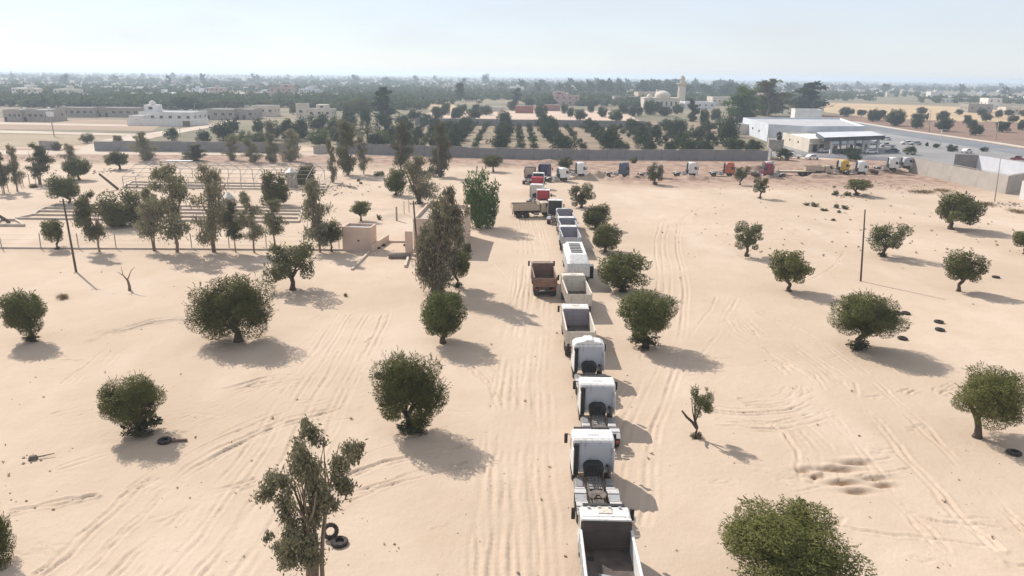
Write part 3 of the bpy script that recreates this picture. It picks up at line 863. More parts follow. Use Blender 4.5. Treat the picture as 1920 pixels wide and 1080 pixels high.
gums = [
    ((587, 1092), GUM_HI, (509, 698, 802, 1078), TR_GM, 'tall multi-stemmed eucalyptus with tyres at its foot, bottom left', 1.0),
    ((822, 548), GUM_TALL, (775, 872, 352, 535), TR_GM, 'tall grey-green eucalyptus clump beside the middle pole', 1.0),
    ((332, 473), GUM[0], (280, 372, 314, 446), TR_G[0], 'tall wide eucalyptus in the fence row, in front of the metal frame', 1.0),
    ((403, 473), GUM[1], (360, 432, 316, 454), TR_G2[0], 'tall forked eucalyptus beside the near feed silo', 1.0),
    ((292, 470), GUM[2], (260, 312, 356, 444), TR_G2[1], 'thin pale eucalyptus between bush and tall fence row trees', 1.0),
    ((187, 472), GUMD[0], (148, 204, 364, 450), TR_G[1], 'dark hanging eucalyptus at the left end of the fence row', 1.0),
    ((442, 473), GUMD[1], (424, 462, 380, 448), TR_G[2], 'narrow dark eucalyptus just right of the near feed silo', 1.0),
    ((477, 474), GUM[3], (446, 502, 364, 448), TR_G[0], 'slender eucalyptus in the fence row right of the near silo', 1.0),
    ((515, 463), GUM[4], (494, 546, 376, 440), TR_G[1], 'low thin eucalyptus in the fence row behind the open olive', 1.0),
    ((600, 473), GUM[1], (564, 632, 340, 458), TR_G[2], 'airy tall eucalyptus left of the beige hut', 1.0),
    ((785, 382), GUM[2], (749, 824, 294, 372), TR_T[1], 'bushy spreading gum tree in the middle distance', 1.0),
    ((654, 328), GUMD[2], (628, 672, 232, 322), TR_G2[0], 'tall gum tree before the palms, left of the pair', 1.0),
    ((682, 327), GUM[0], (664, 696, 258, 318), TR_G[1], 'thin gum tree before the palms, right of the pair', 1.0),
    ((624, 343), GUM[3], (611, 634, 262, 340), TR_G[2], 'bare stemmed gum tree right of the far feed silo', 1.0),
    ((752, 320), GUMD[0], (734, 782, 232, 314), TR_G[0], 'tall slim gum tree in front of the grey wall, left one', 1.0),
    ((824, 332), GUMD[1], (800, 848, 235, 328), TR_G2[1], 'tall slim gum tree in front of the grey wall, right one', 1.0),
    ((8, 362), GUMD[2], (-14, 24, 284, 348), TR_G[1], 'gum tree at the far left edge of the row', 1.0),
    ((33, 359), GUM[4], (18, 48, 275, 345), TR_G2[0], 'second gum tree from the far left edge', 1.0),
    ((78, 346), GUMD[0], (52, 100, 272, 330), TR_G2[1], 'bushy gum tree left of the slanting beam', 1.0),
    ((130, 334), GUM[1], (118, 150, 272, 320), TR_G[0], 'pale thin gum tree behind the leaning olives', 1.0),
    ((272, 303), GUM[2], (248, 298, 252, 302), TR_G[2], 'pale bushy gum beside the white roadside car', 1.0),
    ((435, 300), GUM[0], (420, 452, 255, 300), TR_G[0], 'pale gum tree by the dirt road, leftmost of four', 1.0),
    ((470, 305), GUM[3], (452, 492, 262, 306), TR_G[1], 'pale gum tree by the dirt road, second of four', 1.0),
    ((512, 305), GUM[4], (490, 528, 250, 304), TR_G[2], 'pale gum tree by the dirt road, third of four', 1.0),
    ((545, 302), GUM[2], (525, 572, 245, 302), TR_G[0], 'pale broad gum tree by the dirt road, rightmost of four', 1.0),
    ((365, 302), GUMD[1], (338, 388, 274, 304), TR_O[1], 'low dark bush behind the metal frame', 1.0),
    ((105, 280), GUMD[2], (15, 45, 265, 296), TR_O[2], 'dark roadside bush at the far left', 1.0),
]
for b_, cr, box, tr, lab, tw in gums[:-1]:
    tree('eucalyptus_tree', lab, 'eucalyptus', b_, cr, *box, tr, 'gum trees of the yard', tall=True, tw=tw, rz=0.0 if cr in (GUM_HI, GUM_TALL) else None)

# far side: dark orchard trees, gardens and single trees that can be told apart
orch = [
    # px0, px1, py0, py1 of dark orchard crowns behind the grey wall
    (830, 874, 226, 252), (838, 880, 236, 262), (836, 858, 248, 276), (862, 886, 222, 246), (920, 966, 232, 258), (912, 962, 250, 280), (932, 962, 214, 240),
    (930, 960, 208, 226), (1005, 1052, 222, 252), (1010, 1050, 234, 262), (1026, 1086, 256, 281), (1006, 1040, 214, 236), (1098, 1126, 226, 246), (1108, 1136, 236, 256),
    (1122, 1168, 240, 280), (1146, 1174, 262, 283), (1176, 1208, 226, 252), (1188, 1220, 232, 258), (1212, 1246, 236, 264), (1248, 1294, 222, 248), (1286, 1328, 236, 262),
    (1316, 1342, 244, 264), (1338, 1384, 234, 272), (1270, 1312, 262, 286), (1356, 1402, 258, 286), (1240, 1272, 262, 284), (1392, 1432, 262, 288), (1300, 1340, 262, 287), (770, 800, 238, 262), (796, 826, 246, 276), (800, 826, 230, 252), (758, 790, 252, 278), (1200, 1232, 264, 285), (1310, 1350, 226, 244),
]
row_word = {0: 'first', 1: 'second', 2: 'third', 3: 'fourth', 4: 'fifth', 5: 'sixth', 6: 'seventh'}
for xa, xb in ((846, 876), (938, 950), (1052, 1014), (1142, 1102), (1214, 1180), (1286, 1246)):
    for k in range(6):                              # the continuous rows of grown trees
        t = (k + .5) / 6
        e = 1 - (1 - t) ** 1.7
        by = 280 - 46 * e; bx_ = xa + (xb - xa) * e
        w_ = (40 - 17 * e) * rt.uniform(.85, 1.15)
        orch.append((bx_ - w_ / 2, bx_ + w_ / 2, by - (26 - 10 * e) + (bx_ - 960) * .0125, by + (bx_ - 960) * .0125))
bands = {}
for i, (a, b_, c_, d) in enumerate(orch):
    side = 'left' if a < 900 else 'middle' if a < 1100 else 'right'
    side = 'row nearest the wall' if d > 270 else 'second band' if d > 250 else 'back rows'
    o_ = tree('citrus_tree', '-', 'orchard tree', ((a + b_) / 2, d + 2), DK[i % 4], a, b_, c_, d, TR_O[i % 4], f'dark orchard trees, {side}', material=ML_dark, tall=False)
    bands.setdefault(side, []).append(o_)
for side, os_ in bands.items():
    ordinal_labels(os_, '{} of the dark round trees in the orchard ' + side)
# low hedged rows of young trees between them, converging away from the viewer
for col, (xa, xb) in enumerate(sorted(((745, 800), (857, 892), (890, 915), (975, 972), (1000, 992), (1062, 1035), (1092, 1058), (1145, 1085), (1175, 1105), (1225, 1140), (1330, 1190), (1260, 1155), (1296, 1172), (1372, 1215), (1404, 1240), (790, 822), (825, 845)))):
    for k in range(9):
        t = k / 8.0
        py = 279 - 44 * (1 - (1 - t) ** 1.7)
        pxx = xa + (xb - xa) * (1 - (1 - t) ** 1.7) + rt.uniform(-1.5, 1.5)
        p = G(pxx, py + (pxx - 960) * .0125)
        w_ = rt.uniform(2.8, 3.9)
        r_ = thing('young_orchard_tree', f'low young tree, {ORD[k]} back from the wall in the {ORD[col]} narrow orchard line', 'orchard tree', (p.x, p.y, .03), rt.uniform(0, 6), 'young trees in orchard lines')
        link('trunk', TR_O[k % 4], r_, scale=(w_ * .4, w_ * .4, .9)); link('crown', FARC[k % 4], r_, scale=(w_ / 2, w_ / 2 * 1.2, rt.uniform(1.7, 2.5)), location=(0, 0, .2))

garden = [
    # green garden belt left of the orchard: px0, px1, py0, py1, material
    (398, 442, 226, 262, 'd'), (424, 452, 222, 246, 'd'), (308, 338, 240, 262, 'd'), (368, 398, 244, 268, 'd'), (472, 498, 222, 250, 'd'), (494, 530, 226, 260, 'o'),
    (520, 560, 224, 262, 'd'), (552, 582, 220, 258, 'd'), (572, 622, 214, 246, 'd'), (575, 624, 242, 272, 'g'), (446, 478, 246, 274, 'g'), (470, 506, 248, 274, 'g'),
    (608, 640, 220, 250, 'd'), (636, 676, 208, 240, 'd'), (672, 700, 205, 240, 'd'), (684, 716, 248, 276, 'd'), (700, 736, 244, 274, 'g'), (712, 746, 240, 268, 'd'),
    (728, 760, 236, 262, 'd'), (750, 782, 224, 246, 'd'), (786, 804, 218, 234, 'd'), (802, 826, 218, 238, 'd'), (640, 672, 190, 216, 'o'), (655, 700, 184, 214, 'o'),
    (590, 620, 172, 192, 'o'), (540, 560, 196, 212, 'o'), (310, 386, 182, 208, 'd'), (384, 420, 188, 202, 'o'), (430, 452, 188, 204, 'o'), (486, 520, 190, 206, 'o'),
    (150, 178, 250, 266, 'o'), (210, 232, 254, 266, 'o'), (96, 118, 268, 280, 'o'), (760, 800, 205, 224, 'd'), (700, 745, 215, 245, 'd'), (740, 770, 214, 236, 'd'),
    (616, 650, 240, 268, 'd'), (540, 580, 236, 262, 'd'), (420, 450, 252, 272, 'g'),
]
bands = {}
for i, (a, b_, c_, d, k_) in enumerate(garden):
    m_, w_ = {'d': (ML_dark, 'dark rounded'), 'g': (ML_green, 'fresh green'), 'o': (ML_olive2, 'dull olive green')}[k_]
    where = 'by the white villa' if a < 330 else 'left of the palms' if a < 640 else 'between the palms and the orchard'
    o_ = tree('garden_tree', '-', 'garden tree', ((a + b_) / 2, d + 2), DK[i % 4] if k_ == 'd' else GR[i % 2], a, b_, c_, d, TR_O[i % 4], f'{w_} garden trees {where}', material=m_)
    bands.setdefault(f'{w_} garden trees {where}', []).append(o_)
for side, os_ in bands.items():
    ordinal_labels(os_, '{} of the ' + side)

field_trees = [
    (1572, 1594, 201, 217), (1604, 1625, 206, 216), (1624, 1648, 205, 226), (1658, 1698, 206, 234), (1636, 1662, 208, 224), (1716, 1738, 201, 213), (1705, 1738, 213, 226),
    (1706, 1730, 222, 239), (1736, 1740, 212, 225), (1754, 1780, 208, 226), (1752, 1786, 222, 244), (1804, 1820, 216, 232), (1812, 1832, 223, 240), (1816, 1842, 234, 252),
    (1790, 1806, 205, 214), (1838, 1860, 212, 226), (1864, 1894, 228, 246), (1888, 1910, 216, 228), (1904, 1930, 224, 242), (1864, 1880, 206, 219), (1880, 1900, 206, 216), (1910, 1936, 205, 218),
    (1830, 1850, 204, 216), (1590, 1602, 204, 214), (1645, 1662, 206, 214),
]
bands = {}
for i, (a, b_, c_, d) in enumerate(field_trees):
    row = 'on the ploughed field' if d > 219 else 'on the straw field edge'
    far = 'nearest the station' if a < 1660 else 'in its middle' if a < 1790 else 'toward the right edge'
    o_ = tree('field_olive_tree', '-', 'olive tree', ((a + b_) / 2, d + 2), OL[i % 5], a, b_, c_, d, TR_O[i % 4], f'olive trees {row}', material=ML_dark)
    bands.setdefault(f'dark olive trees {row}', []).append(o_)
for side, os_ in bands.items():
    ordinal_labels(os_, '{} of the ' + side)

tall = [
    ('pine_tree', 'tall dark cypress-like tree clump rising above the gardens', (722, 222), FGUM[0], (696, 746, 166, 220), ML_dark),
    ('gum_tree', 'bright green tall tree left of the white station building', (1388, 232), GUMD[0], (1350, 1428, 166, 230), ML_green),
    ('gum_tree', 'tall dark gum tree behind the station, left of the pair', (1440, 218), FGUM[1], (1404, 1480, 152, 214), ML_olive),
    ('gum_tree', 'tall dark gum tree behind the station, right of the pair', (1512, 216), FGUM[2], (1474, 1550, 157, 214), ML_dark),
    ('gum_tree', 'lone rounded tree breaking the skyline above the orchard', (910, 160), FARC[0], (902, 919, 139, 158), ML_far),
    ('gum_tree', 'dark tree behind the pale orchard sheds', (862, 190), FGUM[0], (850, 876, 156, 184), ML_dark),
    ('gum_tree', 'dark pointed tree left of the pink house', (972, 196), FGUM[1], (958, 980, 166, 194), ML_dark),
    ('gum_tree', 'dark upright tree right of the mosque', (1297, 228), GUMD[1], (1284, 1310, 192, 232), ML_dark),
    ('gum_tree', 'bushy dark tree left of the station parapet', (1360, 256), GR[0], (1340, 1386, 233, 272), ML_dark),
]
for n_, lab, b_, cr, box, m_ in tall:
    tree(n_, lab, 'tree', b_, cr, *box, TR_G[0], 'tall trees beyond the wall', material=m_, tall=True)

# trees of the strip behind the pale field, each standing alone
strip = [(792, 812, 214, 226), (806, 836, 200, 222), (826, 846, 192, 214), (842, 866, 202, 222), (852, 880, 196, 216), (876, 905, 204, 222), (884, 902, 196, 210), (896, 925, 198, 214), (1002, 1028, 196, 220),
         (1062, 1078, 202, 218), (1074, 1102, 205, 224), (1050, 1066, 196, 212), (1118, 1140, 200, 218), (1138, 1172, 206, 226), (1156, 1180, 196, 212), (1174, 1196, 200, 216), (1190, 1206, 200, 216),
         (1204, 1232, 188, 214), (1230, 1262, 200, 216), (1258, 1282, 196, 212), (1310, 1330, 205, 232), (1100, 1116, 198, 210), (1020, 1050, 180, 196), (1330, 1352, 204, 224), (1225, 1242, 192, 208), (1182, 1200, 188, 202), (950, 972, 190, 206), (982, 1004, 184, 200)]
bands = {}
for i, (a, b_, c_, d) in enumerate(strip):
    side = 'left of the round tree' if a < 1000 else 'before the mosque' if a > 1110 else 'near the pink house'
    o_ = tree('garden_tree', '-', 'tree', ((a + b_) / 2, d + 1.5), OL[i % 5], a, b_, c_, d, TR_O[i % 4], f'trees behind the pale field {side}', material=ML_dark if i % 3 == 0 else ML_far)
    bands.setdefault(side, []).append(o_)
for side, os_ in bands.items():
    ordinal_labels(os_, '{} of grey-green trees behind pale field, ' + side)

# palms before the gardens
def frond_mesh():
    mb = MB()
    pts = [Vector((t * 1.0, 0, .35 * math.sin(t * 2.6) - .42 * t * t)) for t in [i / 7 for i in range(8)]]
    mb.tube(pts, [.016, .015, .013, .012, .01, .008, .006, .004], 4)
    for i in range(1, 8):
        for s in (-1, 1):
            for q in (0, .5):
                a = pts[i - 1].lerp(pts[i], q)
                L = .26 * math.sin(math.pi * min(1, (i + q) / 8.6)) + .06
                e = a + Vector((L * .65, s * L * .75, -L * .35))
                w = Vector((.02, 0, .004))
                mb.add([a - w, a + w, e], [(0, 1, 2)])
    return mb.mesh('frond', leaf_mat('palm_leaf', (0.10, 0.105, 0.055), (0.19, 0.18, 0.10)))
FROND = frond_mesh()
PTR = MB()
PTR.tube([(0, 0, -.02), (.02, 0, .4), (-.01, .01, .8), (0, 0, 1.0)], [.085, .062, .06, .075], 9)
PALM_T = PTR.mesh('trunk', mat('palm_bark', (0.19, 0.14, 0.10), (0.11, 0.08, 0.06), .9, 8, bump=.8, bscale=20))
for (bx, by, ty, w_, lab) in ((660, 276, 248, 70, 'date palm with full arching crown before the gardens'), (640, 262, 232, 46, 'shorter shaggy date palm behind the full one'), (690, 275, 244, 40, 'slim date palm right of the full one')):
    p = G(bx, by); k = mpp(p); h_ = height_at(p, bx, ty + 6)
    root = thing('date_palm', lab, 'palm tree', (p.x, p.y, 0), 0, 'palms before the gardens')
    link('trunk', PALM_T, root, scale=(5, 5, h_))
    for q in range(26):
        a = q * 2.4 + rt.uniform(-.2, .2); el = rt.uniform(-.5, 1.1)
        f = link('frond', FROND, root, location=(0, 0, h_ - .1), rotation_euler=(0, -el, a)); f.scale = (w_ * k / 2 * rt.uniform(.85, 1.1),) * 3

# dead stump, dry tufts, scrub
db = thing('dead_tree', 'dead forked leafless tree stump on the bare sand', 'dead tree', G(243, 545))
mbd = MB()
mbd.tube([(0, 0, -.1), (.05, 0, .5), (-.05, .05, 1.0), (-.1, 0, 1.3)], [.2, .15, .13, .11], 8)
mbd.obj('trunk', MB_dead, db, smooth=True)
for path, r0 in (([(-.1, 0, 1.25), (-.55, .1, 1.75), (-1.15, .15, 2.1)], .09), ([(-.08, 0, 1.25), (.25, -.1, 1.8), (.45, 0, 2.3), (.85, .1, 2.7)], .08), ([(-.6, .1, 1.75), (-.7, .3, 2.2), (-.75, .3, 2.7)], .05)):
    MB().tube(path, [r0 * (1 - .7 * i / (len(path) - 1)) for i in range(len(path))], 6).obj('branch', MB_dead, db, smooth=True)

def tuft_mesh(seed, n=260, spread=1.0, material=None, up=1.0):
    rs = np.random.RandomState(seed)
    P = np.stack([rs.normal(size=n) * .42, rs.normal(size=n) * .42, rs.rand(n) * .35 * up + .1], -1)
    D = unit(np.stack([P[:, 0] * .9, P[:, 1] * .9, np.full(n, .8) * up], -1) + rs.normal(size=(n, 3)) * .25)
    Wd = unit(np.cross(D, rs.normal(size=(n, 3))))
    return leaf_mesh('clump', P, D, Wd, rs.uniform(.15, .34, n), rs.uniform(.02, .045, n), material)
TUFT = [tuft_mesh(400 + i, 320, 1, ML_dry) for i in range(3)]
SHRUB = [olive_crown(420 + i, 1100, 9, .8, ML_skirt, leaf=.13) for i in range(3)]
def ground_plant(name, label, cat, px, py, wpx, h, me_, group, m_=None):
    p = G(px, py); k = mpp(p)
    o = link(name, me_, None, m_, location=(p.x, p.y, ground_z(p.x, p.y) - .04), rotation_euler=(0, 0, rt.uniform(0, 6)))
    o.scale = (wpx * k / 2, wpx * k / 2 * .8, h)
    return tag(o, label, cat, group)
for (a, b_, w_, h_, lab) in ((1730, 361, 50, .9, 'long golden dry grass patch below the block wall, left piece'), (1768, 359, 40, 1.0, 'golden dry grass patch below the block wall, middle piece'), (1845, 384, 48, 1.0, 'golden dry grass patch behind the domed olive'), (1908, 398, 44, .9, 'golden dry grass patch at the right edge'),
                          (118, 560, 26, .9, 'small dry weed tuft on the bare left sand'), (648, 556, 10, .7, 'tiny dry weed near the open olive'), (118, 466, 22, .5, 'dry weeds by the fence base')):
    ground_plant('grass_tuft', lab, 'dry grass', a, b_, w_, h_, TUFT[a % 3], 'dry tufts')
for (a, b_, w_, h_, lab) in ((1566, 366, 18, 1.0, 'low shrub left of the flat topped olive'), (1512, 385, 16, .6, 'leftmost low shrub of the scattered scrub on the right'), (1527, 387, 22, .8, 'second low shrub of the scattered scrub on the right'), (1545, 395, 20, .5, 'nearest low shrub of the scattered scrub on the right'),
                          (1568, 390, 14, .8, 'round shrub, left of a pair, in the scattered scrub'), (1584, 392, 17, .8, 'round shrub, right of a pair, in the scattered scrub'), (1573, 399, 11, .5, 'tiny shrub below the round pair'), (1562, 414, 12, .4, 'single tiny shrub on open sand below the scrub'),
                          (1588, 367, 22, .8, 'shrub touching the foot of the flat topped olive'), (1564, 351, 9, .4, 'tiny shrub near the yellow cab'), (877, 473, 24, 1.3, 'dark low bush in the shade of the larger hut'), (710, 330, 26, 1.2, 'dark fallen brush heap in the middle distance'), (672, 340, 10, .6, 'little bush left of the brush heap'),
                          (677, 345, 8, .5, 'tiny bush under the little bush'), (711, 412, 12, .9, 'small round bush behind the beige hut'), (62, 352, 18, .9, 'low scrub under the left gum trees'), (1188, 307, 20, 2.0, 'small shrub against the grey wall above the teal tractor'), (1060, 318, 40, 3.2, 'dusty bush behind the white tractor units'), (530, 356, 22, .9, 'scrub at the foot of the far silo')):
    ground_plant('shrub', lab, 'shrub', a, b_, w_, h_, SHRUB[a % 3], 'scattered shrubs', ML_olive2)

# ------------------------------------------------------------------ vehicles (all built facing +Y, wheels on z = 0)
P_white = paint('white_paint', (0.72, 0.72, 0.71), .42)
P_cream = paint('cream_paint', (0.62, 0.57, 0.50), .55)
P_grey = paint('grey_paint', (0.42, 0.44, 0.47), .3)
P_pgrey = paint('panel_grey', (0.40, 0.43, 0.48), .18)
P_bedshade = paint('dusty_steel_bed_shade', (0.055, 0.043, 0.042), .22)  # dusty bed steel, colour lowered to carry the shade inside the beds
P_mauve = paint('mauve_grey_steel', (0.25, 0.235, 0.28), .35)
P_brown = paint('rust_brown_paint', (0.16, 0.075, 0.05), .5)
P_beige = paint('beige_paint', (0.44, 0.36, 0.27), .5)
P_red = paint('red_paint', (0.40, 0.02, 0.035), .12)
P_orange = paint('orange_red_paint', (0.45, 0.10, 0.04), .25)
P_maroon = paint('maroon_paint', (0.22, 0.02, 0.04), .25)
P_yellow = paint('yellow_paint', (0.56, 0.36, 0.02), .15)
P_navy = paint('navy_paint', (0.02, 0.03, 0.10), .12)
P_teal = paint('slate_blue_paint', (0.05, 0.09, 0.15), .15)
P_tan = paint('tan_panel', (0.40, 0.32, 0.25), .4)
P_blackp = paint('black_panel', (0.012, 0.013, 0.016), .06)
M_black = mat('black_plastic', (0.018, 0.018, 0.02), (0.04, 0.037, 0.035), .6, 4)
M_glass = mat('dark_glass', (0.012, 0.015, 0.02), (0.02, 0.025, 0.03), .12, 2, spec=.6)
M_tyre = mat('tyre_rubber', (0.022, 0.021, 0.021), (0.085, 0.07, 0.056), .9, 5, bump=.4, bscale=40)
M_rim = mat('wheel_rim', (0.30, 0.28, 0.26), (0.18, 0.14, 0.11), .6, 6, metal=.3)
M_rrim = mat('rusty_rim', (0.16, 0.085, 0.06), (0.10, 0.06, 0.045), .8, 6)
M_frame = mat('chassis_steel', (0.085, 0.075, 0.07), (0.19, 0.15, 0.12), .8, 4)
M_alu = mat('aluminium_tank', (0.42, 0.42, 0.43), (0.30, 0.28, 0.26), .45, 3, metal=.6)
M_lamp = mat('lamp_glass', (0.55, 0.55, 0.52), (0.45, 0.45, 0.44), .2, 3)
M_tail = mat('tail_lamp', (0.35, 0.03, 0.02), (0.25, 0.02, 0.02), .3, 3)
M_guard = paint('mudguard_grey', (0.50, 0.50, 0.51), .35)

def wheel_meshes(r, w, dual):
    if dual:
        h = w
        prof = [(r * .55, -h), (r * .93, -h), (r, -h * .82), (r, -h * .2), (r * .88, -h * .06), (r * .88, h * .06), (r, h * .2), (r, h * .82), (r * .93, h), (r * .55, h)]
    else:
        h = w / 2
        prof = [(r * .55, -h), (r * .93, -h), (r, -h * .7), (r, h * .7), (r * .93, h), (r * .55, h)]
    ty = MB().lathe(prof, axis='x', n=20).mesh('wheel', M_tyre)
    rim = MB()
    for s in (-1, 1):
        o = h * (.75 if not dual else .55)
        rim.lathe([(0.02, s * (o + .05)), (r * .18, s * (o + .05)), (r * .24, s * (o - .02)), (r * .5, s * (o - .05)), (r * .565, s * (h - .01))], axis='x', n=16)
    return ty, rim.mesh('rim', M_rim)
W1 = wheel_meshes(.51, .32, False)
W2 = wheel_meshes(.51, .31, True)

def wheels(axles):
    out = []
    for y, dual in axles:
        for s in (-1, 1):
            ty, rim = W2 if dual else W1
            out.append(('wheel', ty, 'tyre', (s * (.93 if dual else 1.02), y, .51), [('rim', rim, 'rim', (0, 0, 0), [])]))
    return out

def cab_parts(y0, y1, top, w=2.46, spoiler=False, marker=False, back='panel', z0=.95, fairing=True):
    hw = w / 2
    d = y1 - y0
    prof = [(y0, z0), (y0, top - .12), (y0 + .16, top), (y1 - .62, top), (y1 - .34, top - .14), (y1 - .06, z0 + 1.05), (y1, z0 + .5), (y1 - .03, z0 - .42), (y1 - .55, z0 - .42), (y1 - .65, z0)]
    cab = MB().prism(prof, 'x', -hw, hw).mesh('cab', P_white, .06, seg=2)
    subs = []
    ws = MB().prism([(y1 - .052, z0 + 1.07), (y1 - .03, z0 + 1.08), (y1 - .315, top - .15), (y1 - .345, top - .17)], 'x', -hw + .13, hw - .13)
    subs.append(('windscreen', ws.mesh('windscreen', M_glass), 'glass', (0, 0, .0), []))
    for s in (-1, 1):
        sw = MB().prism([(y1 - .95, z0 + 1.0), (y1 - .22, z0 + .88), (y1 - .45, z0 + 1.62), (y1 - .95, z0 + 1.66)], 'x', s * (hw - .01), s * (hw + .012))
        subs.append(('side_window', sw.mesh('side_window', M_glass), 'glass', (0, 0, 0), []))
        dr = MB()
        for a, b in (((y1 - 1.02, z0 + .05), (y1 - 1.0, z0 + 1.75)), ((y1 - 1.0, z0 + .03), (y1 - .2, z0 + .05))):
            dr.box((s * (hw + .004), (a[0] + b[0]) / 2, (a[1] + b[1]) / 2), (.012, max(b[0] - a[0], .025), max(b[1] - a[1], .025)))
        subs.append(('door_seam', dr.mesh('door_seam', M_black), 'seam', (0, 0, 0), []))
        mi = MB().box((s * (hw + .27), y1 - .12, z0 + 1.3), (.2, .12, .62)).tube([(s * hw, y1 - .2, z0 + 1.55), (s * (hw + .2), y1 - .1, z0 + 1.62), (s * (hw + .27), y1 - .1, z0 + 1.55)], .022, 5)
        subs.append(('mirror', mi.mesh('mirror', M_black, .02), 'mirror', (0, 0, 0), []))
        hl = MB().box((s * (hw - .28), y1 - .02, z0 - .12), (.42, .06, .17))
        subs.append(('headlight', hl.mesh('headlight', M_lamp, .015), 'lamp', (0, 0, 0), []))
        st = MB().box((s * (hw - .12), y1 - .95, z0 - .32), (.24, .7, .22))
        subs.append(('step', st.mesh('step', M_black, .02), 'trim', (0, 0, 0), []))
    gr = MB()
    for k in range(4):
        gr.box((0, y1 + .012 - k * .008, z0 + .12 + k * .2), (w * .72, .05, .12))
    subs.append(('grille', gr.mesh('grille', M_black), 'grille', (0, 0, 0), []))
    subs.append(('bumper', MB().box((0, y1 - .02, z0 - .36), (w + .02, .18, .3)).mesh('bumper', P_grey, .03), 'bumper', (0, 0, 0), []))
    if back == 'panel':
        subs.append(('back_panel', MB().box((.12, y0 - .012, (z0 + top) / 2 + .05), (w - .52, .03, top - z0 - .42)).mesh('back_panel', P_pgrey, .02), 'back', (0, 0, 0), []))
        subs.append(('air_intake', MB().box((-hw + .2, y0 - .11, (z0 + top) / 2 - .12), (.3, .22, top - z0 - .16)).mesh('air_intake', M_black, .03), 'intake', (0, 0, 0), []))
        subs.append(('vent', MB().lathe([(0.0, 0), (.09, 0), (.09, .05), (0, .05)], axis='z', n=10).mesh('vent', M_black), 'vent', (0, 0, 0), []))
        me_ = subs[-1][1]
        me_.transform(Matrix.Translation((hw - .38, y0 - .015, z0 + .5)) @ Matrix.Rotation(math.pi / 2, 4, 'X'))
    elif back == 'full':
        subs.append(('back_panel', MB().box((0, y0 - .02, (z0 + top) / 2 + .02), (w - .2, .05, top - z0 - .26)).mesh('back_panel', P_red, .04), 'back', (0, 0, 0), []))
    subs.append(('sun_visor', MB().box((0, y1 - .3, top - .06), (w * .86, .36, .05), rx=-.25).mesh('sun_visor', M_black, .015), 'trim', (0, 0, 0), []))
    subs.append(('roof_hatch', MB().box((0, (y0 + y1) / 2 - .1, top + .02), (.7, .6, .05)).mesh('roof_hatch', P_cream, .015), 'body', (0, 0, 0), []))
    if spoiler:
        pr = [(-hw + .06, 0.0), (-hw * .8, .16), (-hw * .35, .24), (-.28, .38), (.28, .38), (hw * .35, .24), (hw * .8, .16), (hw - .06, 0.0)]
        sp = MB().prism([(x, top - .02 + z) for x, z in pr], 'y', y0 + .15, y1 - .65)
        subs.append(('roof_spoiler', sp.mesh('roof_spoiler', P_white, .04), 'body', (0, 0, 0), []))
    if marker:
        for k in range(4):
            subs.append(('marker_lamp', MB().box((-.78 + k * .52, y1 - .72, top + .06), (.17, .1, .1)).mesh('marker_lamp', M_lamp, .02), 'lamp', (0, 0, 0), []))
    if fairing:
        for s in (-1, 1):
            subs.append(('side_fairing', MB().box((s * (hw - .03), y0 - .2, (z0 + top) / 2 - .2), (.05, .42, top - z0 - .5)).mesh('side_fairing', P_white, .015), 'body', (0, 0, 0), []))
    return ('cab', cab, 'body', (0, 0, 0), subs)

def rails(ya, yb, z=.9):
    r = MB()
    return [('chassis_rail', MB().box((s * .4, (ya + yb) / 2, z), (.09, yb - ya, .27)).mesh('chassis_rail', M_frame, .01), 'frame', (0, 0, 0), []) for s in (-1, 1)] + \
           [('cross_member', MB().box((0, y, z - .02), (.75, .1, .2)).mesh('cross_member', M_frame), 'frame', (0, 0, 0), []) for y in (ya + .06, ya * .5 + yb * .5 - .6)]

